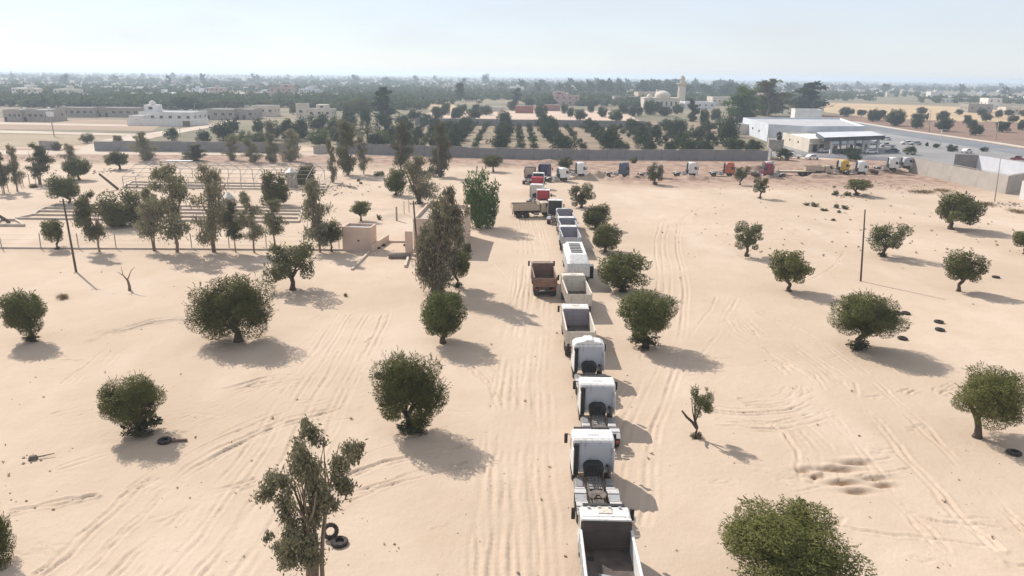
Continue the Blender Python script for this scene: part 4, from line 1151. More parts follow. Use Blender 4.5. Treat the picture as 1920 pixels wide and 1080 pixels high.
def tractor(top=3.12, six=False, spoiler=False, back='panel'):
    parts = [cab_parts(1.05, 3.05, top, spoiler=spoiler, back=back)]
    ra = [(-1.35, True), (-2.65, True)] if six else [(-1.95, True)]
    yb = -3.3 if six else -3.0
    parts += rails(yb, 2.9)
    parts += wheels([(1.95, False)] + ra)
    ym = sum(a for a, _ in ra) / len(ra)
    fw = MB().lathe([(0.0, 0), (.5, 0), (.52, .04), (.48, .08), (0.12, .08), (0, .08)], n=18).mesh('fifth_wheel', M_frame)
    for v in fw.vertices:
        if v.co.y < -.05 and abs(v.co.x) < .16:
            v.co.y = -.05
    parts.append(('fifth_wheel', fw, 'coupling', (0, ym + .25, 1.14), [('coupling_ramp', MB().box((0, -.62, -.06), (.62, .4, .05), rx=.25).mesh('coupling_ramp', M_frame), 'coupling', (0, 0, 0), []),
                                                                      ('coupling_base', MB().box((0, 0, -.06), (.86, .5, .14)).mesh('coupling_base', M_frame), 'frame', (0, 0, 0), [])]))
    for s in (-1, 1):
        parts.append(('fuel_tank', MB().box((s * .88, .05, .66), (.6, 1.15 if s < 0 else .9, .58)).mesh('fuel_tank', M_alu, .1, seg=2), 'tank', (0, 0, 0), []))
        parts.append(('side_locker', MB().box((s * .88, -.82, .78), (.56, .42, .45)).mesh('side_locker', M_guard, .04), 'guard', (0, 0, 0), []))
        for y, _ in ra:
            for k, (dy, z, rx) in enumerate(((.5, 1.02, .55), (0, 1.15, 0), (-.5, 1.02, -.55))):
                parts.append(('mudguard', MB().box((s * .93, y + dy, z), (.66, .46, .05), rx=rx * -1).mesh('mudguard', M_guard, .02), 'guard', (0, 0, 0), []))
    parts.append(('engine_cover', MB().prism([(-.55, 1.0), (-.6, 1.62), (-.35, 1.86), (.35, 1.86), (.6, 1.62), (.55, 1.0)], 'y', .42, 1.02).mesh('engine_cover', M_black, .05), 'trim', (0, 0, 0), []))
    cw = MB()
    for k in range(5):
        cw.box((0, .36 - k * .3, 1.06), (.72, .2, .035))
    parts.append(('catwalk', cw.mesh('catwalk', M_alu), 'tank', (0, 0, 0), []))
    ah = MB()
    for x in (-.18, 0, .18):
        ah.tube([(x, .42, 1.75), (x * 1.3, .1, 1.35), (x, -.4, 1.25), (x * .6, ym + .8, 1.2)], .025, 5)
    parts.append(('air_hose', ah.mesh('air_hose', M_black), 'trim', (0, 0, 0), []))
    parts.append(('exhaust', MB().cyl((.95, .72, .95), (.95, .72, 1.55), .11, n=10).mesh('exhaust', M_frame), 'frame', (0, 0, 0), []))
    for s in (-1, 1):
        parts.append(('tail_lamp', MB().box((s * .85, yb + .02, .82), (.42, .07, .14)).mesh('tail_lamp', M_tail, .01), 'tail', (0, 0, 0), []))
    parts.append(('rear_bumper', MB().box((0, yb + .06, .78), (2.2, .08, .14)).mesh('rear_bumper', M_frame), 'frame', (0, 0, 0), [('number_plate', MB().box((.2, yb + .0, .8), (.5, .03, .12)).mesh('number_plate', M_lamp), 'plate', (0, 0, 0), [])]))
    return parts

def tipper(bed=5.4, side=1.35, head=1.65, cabtop=2.95, visor=False, high=False, ribs=7, slats=4, marker=False):
    """three axle dump truck; y = 0 at the bed's front wall"""
    parts = [cab_parts(.25, 1.85 if marker else 2.25, cabtop, marker=marker, back='none', fairing=False)]
    parts += rails(-bed + .3, 2.1)
    parts += wheels([(1.35, False), (-bed + 2.35, True), (-bed + 1.05, True)])
    z0, hw = 1.28, 1.25
    fl = ('bed_floor', MB().box((0, -bed / 2, z0), (2 * hw, bed, .1)).mesh('bed_floor', P_bedshade), 'floor', (0, 0, 0), [])
    hb = MB().prism([(-hw, z0 + .05), (hw, z0 + .05), (hw, z0 + head - .12), (hw - .12, z0 + head), (-hw + .12, z0 + head), (-hw, z0 + head - .12)], 'y', -.06, .03)
    hbs = [('headboard_rib', MB().box((0, -.075, z0 + .3 + k * (head - .5) / max(slats - 1, 1)), (2 * hw - .14, .045, .07)).mesh('headboard_rib', P_bedshade), 'inner', (0, 0, 0), []) for k in range(slats)]
    body = ('headboard', hb.mesh('headboard', P_white, .015), 'inner', (0, 0, 0), hbs)
    parts += [fl, body]
    parts.append(('headboard_rim', MB().box((0, -.02, z0 + head + .035), (2 * hw - .1, .16, .09)).mesh('headboard_rim', P_white, .02), 'bed', (0, 0, 0), []))
    if visor:
        parts.append(('cab_guard', MB().prism([(-.01, z0 + head - .02), (.95, z0 + head + .12), (.95, z0 + head + .18), (-.01, z0 + head + .06)], 'x', -hw + .06, hw - .06).mesh('cab_guard', P_white, .02), 'bed', (0, 0, 0), []))
    for s in (-1, 1):
        subs = [('side_rib', MB().box((s * (hw + .035), -.15 - (bed - .3) * k / (ribs - 1), z0 + side / 2 - .02), (.07, .1, side - .06)).mesh('side_rib', P_white, .01), 'bed', (0, 0, 0), []) for k in range(ribs)]
        subs.append(('side_rail', MB().box((s * (hw - .01), -bed / 2, z0 + side + .04), (.13, bed, .09)).mesh('side_rail', P_white, .02), 'bed', (0, 0, 0), []))
        parts.append(('side_board', MB().box((s * (hw - .025), -bed / 2 - .03, z0 + side / 2 + .03), (.05, bed - .08, side - .04)).mesh('side_board', P_white), 'bed', (0, 0, 0), subs))
        parts.append(('mudflap', MB().box((s * .93, -bed + .22, .55), (.6, .03, .55)).mesh('mudflap', M_black), 'trim', (0, 0, 0), []))
        parts.append(('tail_lamp', MB().box((s * .95, -bed + .16, .98), (.36, .06, .14)).mesh('tail_lamp', M_tail, .01), 'tail', (0, 0, 0), []))
    tg = [('tailgate_rib', MB().box((x, -bed - .075, z0 + side / 2 - .08), (.08, .05, side - .12)).mesh('tailgate_rib', P_white), 'bed', (0, 0, 0), []) for x in (-1.15, 1.15)]
    tg += [('tailgate_rail', MB().box((0, -bed - .08, z0 + .1 + k * (side - .2) / 2), (2 * hw - .2, .05, .08)).mesh('tailgate_rail', P_white), 'bed', (0, 0, 0), []) for k in range(3)]
    parts.append(('tailgate', MB().box((0, -bed - .03, z0 + side / 2 - .03), (2 * hw, .05, side)).mesh('tailgate', P_white), 'bed', (0, 0, 0), tg))
    parts.append(('rear_bumper', MB().box((0, -bed + .18, .8), (2.2, .08, .16)).mesh('rear_bumper', M_frame), 'frame', (0, 0, 0), [('number_plate', MB().box((-.3, -bed + .12, .82), (.5, .03, .13)).mesh('number_plate', M_lamp), 'plate', (0, 0, 0), [])]))
    parts.append(('hydraulic_ram', MB().cyl((0, -.35, .9), (0, .1, 1.22), .1, n=8).mesh('hydraulic_ram', M_frame), 'frame', (0, 0, 0), []))
    parts.append(('fuel_tank', MB().box((.9, -.5, .72), (.5, .9, .5)).mesh('fuel_tank', M_alu, .08), 'tank', (0, 0, 0), []))
    parts.append(('spare_wheel', W1[0], 'tyre', (-.75, -.7, .85), []))
    return parts

TRAC = tractor(3.12)
TRAC_HI = tractor(3.5, back='full')
TRAC_SP = tractor(3.15, six=True, spoiler=True)
TRAC6 = tractor(3.12, six=True)
TRAC_EU = tractor(3.55, back='panel')
TIP = tipper()
TIP_V = tipper(head=1.75, side=1.15, marker=True)
TIP_T = tipper(bed=5.2, side=1.25, head=1.75, slats=6)
TIP_O = tipper(bed=4.6, side=1.0, head=1.5, cabtop=2.6, slats=4)

def put(proto, kindname, lab, x, y, deg=0.0, group=None, mats=None, skip=(), cat='truck'):
    z = ground_z(x, y)
    return spawn(proto, kindname, lab, cat, (x, y, z), R(deg), group, mats, skip)

GQ = 'queue of trucks facing away'
# nearest first
t1 = put(TIP_V, 'dump_truck', 'white dump truck with dark empty bed and grey sheet, nearest in the queue', 4.75, 31.85, -1, GQ, {'inner': P_bedshade, 'floor': P_bedshade})
sh = MB()
sh.add([(-.55, -1.95, 1.62), (-.5, -3.2, 1.55), (1.1, -3.2, 1.6), (1.15, -2.4, 1.72), (.25, -2.35, 1.74)], [(0, 1, 2, 3, 4)])
sh.add([(-.55, -1.95, 1.6), (-.5, -3.2, 1.53), (1.1, -3.2, 1.58), (1.15, -2.4, 1.70), (.25, -2.35, 1.72)], [(4, 3, 2, 1, 0)])
sheet_o = sh.obj('metal_sheet', mat('galvanised_sheet', (0.30, 0.32, 0.34), (0.20, 0.21, 0.23), .5, 2, metal=.5))
sheet_o.location = (4.75, 31.85, -.16); tag(sheet_o, 'crumpled grey metal sheet lying in the nearest dump bed', 'metal sheet')
put(TRAC6, 'tractor_unit', 'white tractor unit with flat cream roof, second in the queue from the camera', 4.95, 38.9, 0, GQ, {'body': P_white})
put(TRAC, 'tractor_unit', 'white tractor unit with wide black block behind its cab, third in the queue', 6.05, 47.1, -1, GQ, {'body': P_white})
put(TRAC_SP, 'tractor_unit', 'white tractor unit with raised curved roof fairing, fourth in the queue', 6.25, 55.0, 1, GQ, {'body': P_white})
put(TIP, 'dump_truck', 'cream dump truck with rounded rim and rubble in its bed, fifth in the queue', 6.0, 66.3, 0, GQ, {'bed': P_cream, 'inner': P_mauve, 'floor': P_bedshade, 'rim': M_rrim})
put(TIP_T, 'dump_truck', 'cream dump truck with ribbed headboard, sixth in the queue', 6.7, 77.9, 2, GQ, {'bed': P_cream, 'inner': P_cream, 'body': P_cream, 'floor': P_bedshade})
GR3 = {'bed': P_grey, 'inner': P_mauve, 'floor': P_mauve, 'body': P_white}
put(TIP, 'dump_truck', 'grey dump truck right ahead of the white slatted truck', 8.0, 105.1, 1, GQ, GR3)
put(TIP, 'dump_truck', 'grey dump truck, middle of the three grey ones', 8.2, 112.2, 2, GQ, GR3)
put(TIP_V, 'dump_truck', 'grey dump truck with dark top, farthest of the three grey ones', 8.35, 119.8, 3, GQ, GR3)
put(TRAC_HI, 'tractor_unit', 'tractor unit with big black rear panel in a white rim', 7.05, 124.6, -4, GQ, {'body': P_white, 'back': P_blackp})
put(TRAC_HI, 'tractor_unit', 'white tractor unit with red rear panel, nearer of the two red ones', 5.5, 136.2, -3, GQ, {'body': P_white, 'back': P_red})
put(TRAC_HI, 'tractor_unit', 'plain white tractor unit partly behind the nearer red one', 4.2, 143.0, -12, GQ, {'body': P_white, 'back': P_cream})
put(TRAC_HI, 'tractor_unit', 'tractor unit with red rear panel, farther of the two red ones', 4.9, 153.6, -3, GQ, {'body': P_red, 'back': P_red})
put(TRAC_HI, 'tractor_unit', 'white rimmed tractor unit with dark rear panel beyond the red ones', 5.3, 161.0, -6, GQ, {'body': P_white, 'back': P_blackp})
put(TRAC_HI, 'tractor_unit', 'dark framed tractor unit with tan rear panel at the bend of the queue', 3.6, 171.2, -8, GQ, {'body': P_blackp, 'back': P_tan})
put(TIP_O, 'dump_truck', 'rusty brown dump truck standing alone left of the queue', 3.55, 84.2, 2, None, {'bed': P_brown, 'inner': P_brown, 'floor': P_bedshade, 'body': P_brown, 'rim': M_rrim})
p = G(1022, 408)
put(TIP_O, 'dump_truck', 'beige open dump truck seen side on, left of the black-backed tractor', p.x - 1.2, p.y + 1.0, -80, None, {'bed': P_beige, 'inner': P_beige, 'floor': P_bedshade, 'body': P_beige, 'rim': M_rrim})

# white high sided truck with slatted roof openings
def slat_truck(lab, x, y):
    r = thing('slatted_truck', lab, 'truck', (x, y, ground_z(x, y)), 0, GQ)
    L, hw = 8.4, 1.3
    MB().box((0, -L / 2, 1.15), (2 * hw, L, .16)).obj('floor', M_frame, r)
    bd = MB()
    # lower box with chamfered shoulders, rear slope and front slope
    ring = lambda y_, top: [(-hw, y_, 1.2), (hw, y_, 1.2), (hw, y_, 2.75), (hw - .3, y_, top), (-hw + .3, y_, top), (-hw, y_, 2.75)]
    rings = [ring(-L, 2.78), ring(-L + 1.3, 3.62), ring(-.6, 3.68), ring(0, 3.2)]
    vs = sum(rings, []); fs = [(5, 4, 3, 2, 1, 0), (18, 19, 20, 21, 22, 23)]
    for i in range(3):
        for k in range(6):
            fs.append((i * 6 + k, i * 6 + (k + 1) % 6, (i + 1) * 6 + (k + 1) % 6, (i + 1) * 6 + k))
    b = bd.add(vs, fs).obj('body', P_white, r, .03)
    lv = thing_none = None
    op = MB().box((-.1, -L / 2 + .3, 3.69), (1.35, 5.0, .03)).obj('roof_opening', M_black, r)
    for k in range(6):
        MB().box((-.1, -L / 2 - 1.9 + k * .88, 3.715), (1.37, .14, .05)).obj('roof_slat', P_white, op)
    for k in range(7):
        MB().box((hw - .15, -L / 2 - 1.8 + k * .8, 3.24), (.42, .12, .05), ry=1.25).obj('side_slot', M_black, r)
    for k in range(6):
        for s in (-1, 1):
            MB().box((s * (hw + .02), -.5 - k * 1.48, 1.95), (.05, .09, 1.5)).obj('side_rib', P_grey, r)
    MB().box((0, -L - .02, 1.95), (2.2, .04, 1.4)).obj('rear_door', P_white, r, .02)
    MB().box((0, -L - .05, 1.0), (2.5, .1, .2)).obj('rear_bumper', M_frame, r)
    for pn, me_, key, lc, subs in wheels([(1.2, False), (-5.6, True), (-6.9, True)]) + rails(-L + .2, 2.0) + [cab_parts(.25, 2.25, 2.95, back='none', fairing=False)]:
        o = link(pn, me_, r); o.location = lc
        for sn, sm, sk, sl, _ in subs:
            link(sn, sm, o)
    return r
slat_truck('tall white truck with dark slatted openings in its roof, mid queue', 7.75, 92.7)
dk = thing('unidentified_box', 'plain dark box of unknown kind standing right of the white slatted truck', 'locker', (G(1104, 520).x, G(1104, 520).y, 0))  # unidentified dark object, modelled as a plain lidded box
MB().box((0, 0, .75), (1.0, .9, 1.5)).obj('body', M_black, dk, .03); MB().box((0, 0, 1.53), (1.06, .96, .06)).obj('lid', P_grey, dk, .01)

# the far line facing right, parked along the verge
GF = 'far line of trucks along the verge'
def far_truck(proto, px, py, lab, mats, deg=-90, name='tractor_unit', **kw):
    p_ = G(px, py)
    return put(proto, name, lab, p_.x + rt.uniform(-.8, .8), p_.y + rt.uniform(-1.5, 1.5), deg + rt.uniform(-9, 9), GF, mats, **kw)
far_truck(TRAC_EU, 1019, 337, 'navy cab seen from behind beside the bend of the queue', {'body': P_navy, 'back': P_navy}, -35)
far_truck(TRAC, 1042, 340, 'white low cabbed tractor unit in front of the navy one', {'body': P_white}, -72)
far_truck(TRAC_EU, 1079, 334, 'white tractor unit with black front, at the start of the far line', {'body': P_white}, -84)
far_truck(TRAC_EU, 1158, 332, 'slate blue tractor unit alone in the far line', {'body': P_teal, 'back': P_teal})
far_truck(TRAC, 1214, 332, 'tractor unit with cream cab half hidden by a small olive', {'body': P_cream})
far_truck(TRAC_EU, 1286, 331, 'white tractor unit with bare tail in the middle of the far line', {'body': P_white})
far_truck(TRAC_EU, 1348, 330, 'tractor unit with orange-red cab in the far line', {'body': P_orange})
far_truck(TRAC_EU, 1424, 330, 'white capped dark tractor unit left of the maroon one', {'body': P_pgrey}, -96)
far_truck(TRAC_EU, 1447, 333, 'maroon tractor unit left of the flatbed trailer', {'body': P_maroon}, 96)
far_truck(TIP_O, 1534, 328, 'dusty beige tipper between the flatbed and the yellow cab', {'bed': P_beige, 'inner': P_beige, 'floor': P_bedshade, 'body': P_beige, 'rim': M_rrim}, -86, name='dump_truck')
far_truck(TRAC_EU, 1566, 327, 'bright yellow tractor unit in the far line', {'body': P_yellow})
far_truck(TRAC_EU, 1595, 327, 'clean white tractor unit right beside the yellow one', {'body': P_white})
far_truck(TRAC_EU, 1653, 324, 'white tractor unit near the end of the block wall', {'body': P_white})
far_truck(TRAC, 1682, 322, 'pale grey tractor unit hard against the block wall', {'body': P_grey})
p = G(1490, 329)
fb = thing('flatbed_trailer', 'dusty empty flatbed trailer right of the maroon cab', 'trailer', (p.x, p.y, 0), R(90))
MB().box((0, 0, 1.15), (2.4, 9.5, .16)).obj('deck', P_beige, fb)
for s in (-1, 1):
    MB().box((s * .5, 0, .95), (.12, 9.2, .3)).obj('chassis_rail', M_frame, fb)
    for y in (-1.6, -2.9, -4.0):
        o = link('wheel', W2[0], fb); o.location = (s * .85, y, .51); link('rim', W2[1], o)
MB().box((0, 4.75, 1.6), (2.4, .1, .9)).obj('headboard', P_beige, fb)
for k in range(8):
    MB().box((0, -4.2 + k * 1.2, 1.245), (2.36, .1, .03)).obj('deck_board', P_tan, fb)

# rubble in the fifth truck's bed
rub = MB(); r2 = random.Random(3)
for k in range(40):
    rub.box((6.0 + r2.uniform(-1.0, 1.0), 61.3 + r2.uniform(-.25, 1.1) , 1.45 + r2.random() * .25), (r2.uniform(.15, .4), r2.uniform(.15, .4), r2.uniform(.1, .3)), r2.uniform(0, 3), r2.uniform(-.5, .5))
tag(kind(rub.obj('rubble', mat('pale_rubble', (0.5, 0.45, 0.40), (0.4, .35, .3), .95, 3)), 'stuff'), 'pale rubble left in the bed of the fifth truck', 'rubble')

# cars
def car_proto(L=4.4, Wd=1.74, Hh=1.45, pickup=False):
    hl = L / 2
    if pickup:
        prof = [(-hl, .45), (-hl, 1.05), (-.2, 1.05), (-.1, Hh + .15), (1.0, Hh + .15), (1.45, 1.1), (hl - .1, .98), (hl, .6), (hl, .4)]
        glass = [(-.05, 1.12), (.0, Hh + .06), (.92, Hh + .06), (1.3, 1.12)]
    else:
        prof = [(-hl, .45), (-hl, .85), (-hl + .55, .98), (-1.05, Hh), (.55, Hh), (1.2, .95), (hl - .12, .82), (hl, .6), (hl, .35), (-hl + .1, .3)]
        glass = [(-1.5, .99), (-1.0, Hh - .07), (.5, Hh - .07), (1.05, .99)]
    body = MB().prism(prof, 'x', -Wd / 2, Wd / 2).mesh('body', P_white, .07, seg=2)
    parts = [('body', body, 'body', (0, 0, 0), [])]
    for s in (-1, 1):
        parts.append(('side_window', MB().prism(glass, 'x', s * (Wd / 2 - .02), s * (Wd / 2 + .008)).mesh('side_window', M_glass), 'glass', (0, 0, 0), []))
        parts.append(('headlight', MB().box((s * .6, hl - .03, .68), (.36, .08, .14)).mesh('headlight', M_lamp), 'lamp', (0, 0, 0), []))
        parts.append(('tail_lamp', MB().box((s * .65, -hl + .01, .78), (.3, .06, .14)).mesh('tail_lamp', M_tail), 'tail', (0, 0, 0), []))
        for y in (-hl + .85, hl - .85):
            ty = MB().lathe([(.18, -.1), (.31, -.1), (.33, -.06), (.33, .06), (.31, .1), (.18, .1)], axis='x', n=16).mesh('wheel', M_tyre)
            rim = MB().lathe([(.01, s * .08), (.18, s * .07), (.2, s * .1)], axis='x', n=12).mesh('rim', M_rim)
            parts.append(('wheel', ty, 'tyre', (s * (Wd / 2 - .08), y, .33), [('rim', rim, 'rim', (0, 0, 0), [])]))
    ys = [(1.02, 1.0), (.52, Hh - .03)] if not pickup else [(1.36, 1.14), (1.02, Hh + .08)]
    parts.append(('windscreen', MB().prism([(ys[0][0] + .05, ys[0][1]), (ys[0][0] + .1, ys[0][1] + .02), (ys[1][0] + .09, ys[1][1]), (ys[1][0] + .02, ys[1][1])], 'x', -Wd / 2 + .15, Wd / 2 - .15).mesh('windscreen', M_glass), 'glass', (0, 0, 0), []))
    return parts
CAR, PICK = car_proto(), car_proto(5.0, 1.8, 1.6, True)
for (a, b, deg, pr, m_, nm, lab) in (
    (246, 281, -80, CAR, P_white, 'car', 'white car by the grey wall beside the dirt road'),
    (1545, 286, -78, CAR, P_white, 'car', 'white car parked before the shop front'),
    (1522, 299, -70, CAR, P_white, 'car', 'white car on the verge behind the flatbed trailer'),
    (1487, 297, 60, PICK, P_white, 'pickup', 'white pickup on the verge near the cream shop wall'),
    (1632, 288, -85, CAR, P_white, 'car', 'white car in front of the right canopy post'),
    (1664, 276, 80, PICK, P_grey, 'pickup', 'grey pickup at the right end of the canopy'),
    (1672, 286, 85, CAR, P_teal, 'car', 'dark car right of the canopy front'),
    (1642, 272, -80, CAR, P_grey, 'car', 'grey car fuelling under the canopy'),
    (1606, 276, 90, CAR, P_navy, 'car', 'dark car deep under the canopy'),
    (1700, 271, 85, CAR, P_white, 'car', 'white car out on the forecourt, left of two'),
    (1716, 272, 85, CAR, P_grey, 'car', 'grey car out on the forecourt, right of two'),
    (1812, 287, -60, CAR, P_white, 'car', 'white car at the hedge end beside the road'),
    (1660, 263, 85, CAR, P_white, 'car', 'white car behind the canopy on the road side'),
    (1912, 303, 40, PICK, P_maroon, 'pickup', 'dark red vehicle at the right edge inside the walls')):
    p_ = G(a, b)
    spawn(pr, nm, lab, 'car', (p_.x, p_.y, .05), R(deg), 'cars about the fuel station' if a > 300 else None, {'body': m_})

# loose tyres on the sand
TY = MB().lathe([(.28, -.13), (.47, -.14), (.53, -.09), (.53, .09), (.47, .14), (.28, .13), (.33, .07), (.33, -.07)], n=20, close=True).mesh('tyre', M_tyre)
TB = MB()
for k in range(20):
    a = 6.283 * k / 20
    TB.box((.535 * math.cos(a), .535 * math.sin(a), 0), (.03, .07, .17), a)
TBM = TB.mesh('tread', M_tyre)
for (a, b, tl, lab) in ((309, 829, .05, 'black tyre lying in the shade of the shaggy olive'), (637, 1020, .1, 'black tyre lying at the foot of the bottom left eucalyptus'), (620, 1009, 1.2, 'black tyre propped against the bottom left eucalyptus'), (1901, 851, .05, 'black tyre in the shade of the right edge olive'),
                        (1683, 589, .05, 'black tyre behind the spreading olive, left of a pair'), (1698, 589, .05, 'black tyre behind the spreading olive, right of a pair'), (1760, 605, .05, 'half buried tyre, upper of two on open sand at the right'), (1762, 620, .08, 'half buried tyre, lower of two on open sand at the right'),
                        (1692, 636, .06, 'single black tyre just right of the spreading olive'), (1867, 521, .05, 'lone black tyre near the right edge, above the upright olive shadow'), (708, 466, .1, 'black tyre beside the beige hut corner'), (718, 461, .1, 'second black tyre beside the beige hut corner'),
                        (762, 461, .1, 'black tyre at the hut gateway on its right'), (712, 707, .3, 'tyre half hidden behind the forked olive')):
    p_ = G(a, b)
    o = tag(link('tyre', TY, None, scale=(.82, .82, .82), location=(p_.x, p_.y, ground_z(p_.x, p_.y) + (.11 if tl < 1 else .42)), rotation_euler=(tl, 0, rt.uniform(0, 3))), lab, 'tyre', 'old tyres on the sand')
    link('tread', TBM, o)

# ------------------------------------------------------------------ walls, huts, frames, poles
M_block = mat('grey_block', (0.235, 0.23, 0.228), (0.185, 0.18, 0.178), .9, .5, bump=.3, bscale=6, rnd=.06)
M_pillar = mat('grey_pillar', (0.20, 0.20, 0.21), (0.16, 0.16, 0.17), .9, .5)
M_blockw = mat('beige_block', (0.40, 0.365, 0.325), (0.33, 0.30, 0.27), .9, .35, bump=.3, bscale=6)
M_cement = mat('cement', (0.36, 0.325, 0.285), (0.27, 0.24, 0.21), .9, .8, bump=.3, bscale=8)
M_whitew = mat('white_render', (0.70, 0.69, 0.67), (0.58, 0.55, 0.52), .85, .3)
M_bluew = mat('bluish_white_render', (0.60, 0.63, 0.68), (0.50, 0.52, 0.56), .85, .3)
M_creamw = mat('cream_render', (0.62, 0.56, 0.47), (0.50, 0.44, 0.37), .85, .3)
M_pinkw = mat('pink_render', (0.50, 0.35, 0.31), (0.42, 0.30, 0.26), .85, .3)
M_tanw = mat('tan_render', (0.60, 0.455, 0.365), (0.50, 0.38, 0.305), .88, .5, bump=.25, bscale=6)
M_roofg = mat('roof_concrete', (0.42, 0.42, 0.44), (0.32, 0.32, 0.34), .9, .2)
M_pipe = mat('galvanised_pipe', (0.44, 0.43, 0.41), (0.32, 0.28, 0.24), .55, 2, metal=.3)
M_pole = mat('weathered_pole', (0.105, 0.08, 0.06), (0.065, 0.05, 0.04), .9, 3)
M_polec = mat('pale_pole', (0.40, 0.37, 0.33), (0.30, 0.27, 0.24), .8, 2)
M_rust = mat('rusty_steel', (0.20, 0.13, 0.10), (0.12, 0.075, 0.055), .9, 2)
M_win = mat('window_dark', (0.045, 0.05, 0.06), (0.03, 0.03, 0.035), .3, 2)

def wall_run(name, label, pts, h, th=.25, bay=5.5, material=None, pillar=True, cap=True, cat='wall', top_step=0.0, pm=None):
    """wall along ground points with a panel and a pillar for each bay"""
    material = material or M_block
    base = pts[0]
    r = thing(name, label, cat, (base.x, base.y, 0))
    n_tot = 0
    cache = {}
    for a, b in zip(pts[:-1], pts[1:]):
        d = (b - a).to_2d(); L = d.length; n = max(1, round(L / bay)); rz = math.atan2(d.y, d.x)
        st = L / n
        for k in range(n):
            c_ = a.lerp(b, (k + .5) / n) - base
            key = (round(st, 2), 'p')
            if key not in cache:
                cache[key] = MB().box((0, 0, h / 2 - .1), (st - (.34 if pillar else .02), th, h + .2)).mesh('panel', material)
            link('panel', cache[key], r, location=(c_.x, c_.y, rt.uniform(-.14, .05)), rotation_euler=(0, 0, rz))
            if pillar:
                if 'q' not in cache:
                    cache['q'] = MB().box((0, 0, h / 2), (.36, th + .14, h + .3)).mesh('pillar', pm or M_pillar)
                e = a.lerp(b, k / n) - base
                link('pillar', cache['q'], r, location=(e.x, e.y, .06), rotation_euler=(0, 0, rz))
            if cap:
                ck = (round(st, 2), 'c')
                if ck not in cache:
                    cache[ck] = MB().box((0, 0, h + .11), (st - .36, th + .08, .07)).mesh('coping', pm or M_cement)
                link('coping', cache[ck], r, location=(c_.x, c_.y, .03), rotation_euler=(0, 0, rz))
    return r

wall_run('perimeter_wall', 'long grey block wall with pillars before the orchard', [G(634, 288), G(1000, 299), G(1440, 301)], 3.0)
wall_run('perimeter_wall', 'grey block wall beside the parked white roadside car', [G(178, 283), G(420, 285), G(560, 288)], 3.0, bay=8, pillar=False)
wall_run('perimeter_wall', 'low brownish wall piece at the far left roadside', [G(75, 280), G(112, 281)], 2.6, bay=4, material=M_cement, pillar=False)
wall_run('perimeter_wall', 'pinkish leaning wall piece between grey wall and palms', [G(588, 289), G(618, 288)], 2.6, bay=5, material=M_blockw, pillar=False)
wall_run('back_wall', 'grey back wall closing the orchard from the pale field', [G(778, 234), G(1000, 237), G(1210, 240)], 3.2, bay=14, pillar=False)
wall_run('compound_wall', 'long pale beige block wall running down to the right', [G(1700, 322), G(1886, 364)], 4.0, bay=9, material=M_blockw, pillar=False, th=.3)
wall_run('compound_wall', 'shaded short return of the beige block wall at right', [G(1887, 364), G(1916, 358)], 4.0, bay=5, material=M_blockw, pillar=False, th=.3)
wall_run('compound_wall', 'white wall end at the right edge of the picture', [G(1911, 374), G(1990, 388)], 4.0, bay=6, material=M_whitew, pillar=False, th=.3)
wall_run('compound_wall', 'darker inner cross wall inside the beige compound', [G(1786, 318), G(1830, 320)], 4.2, bay=5, material=M_block, pillar=False, th=.3)
wall_run('compound_wall', 'long bluish inner wall inside the beige compound', [G(1830, 320), G(1990, 350)], 4.2, bay=9, material=M_bluew, pillar=False, th=.3)
wall_run('yard_wall', 'low grey wall behind the far truck line near the station', [G(1438, 292), G(1445, 300)], 2.6, bay=4, pillar=False)
wall_run('forecourt_wall', 'low bluish wall along the front of the fuel station', [G(1470, 292), G(1705, 303)], 1.0, bay=10, material=M_bluew, pillar=False)

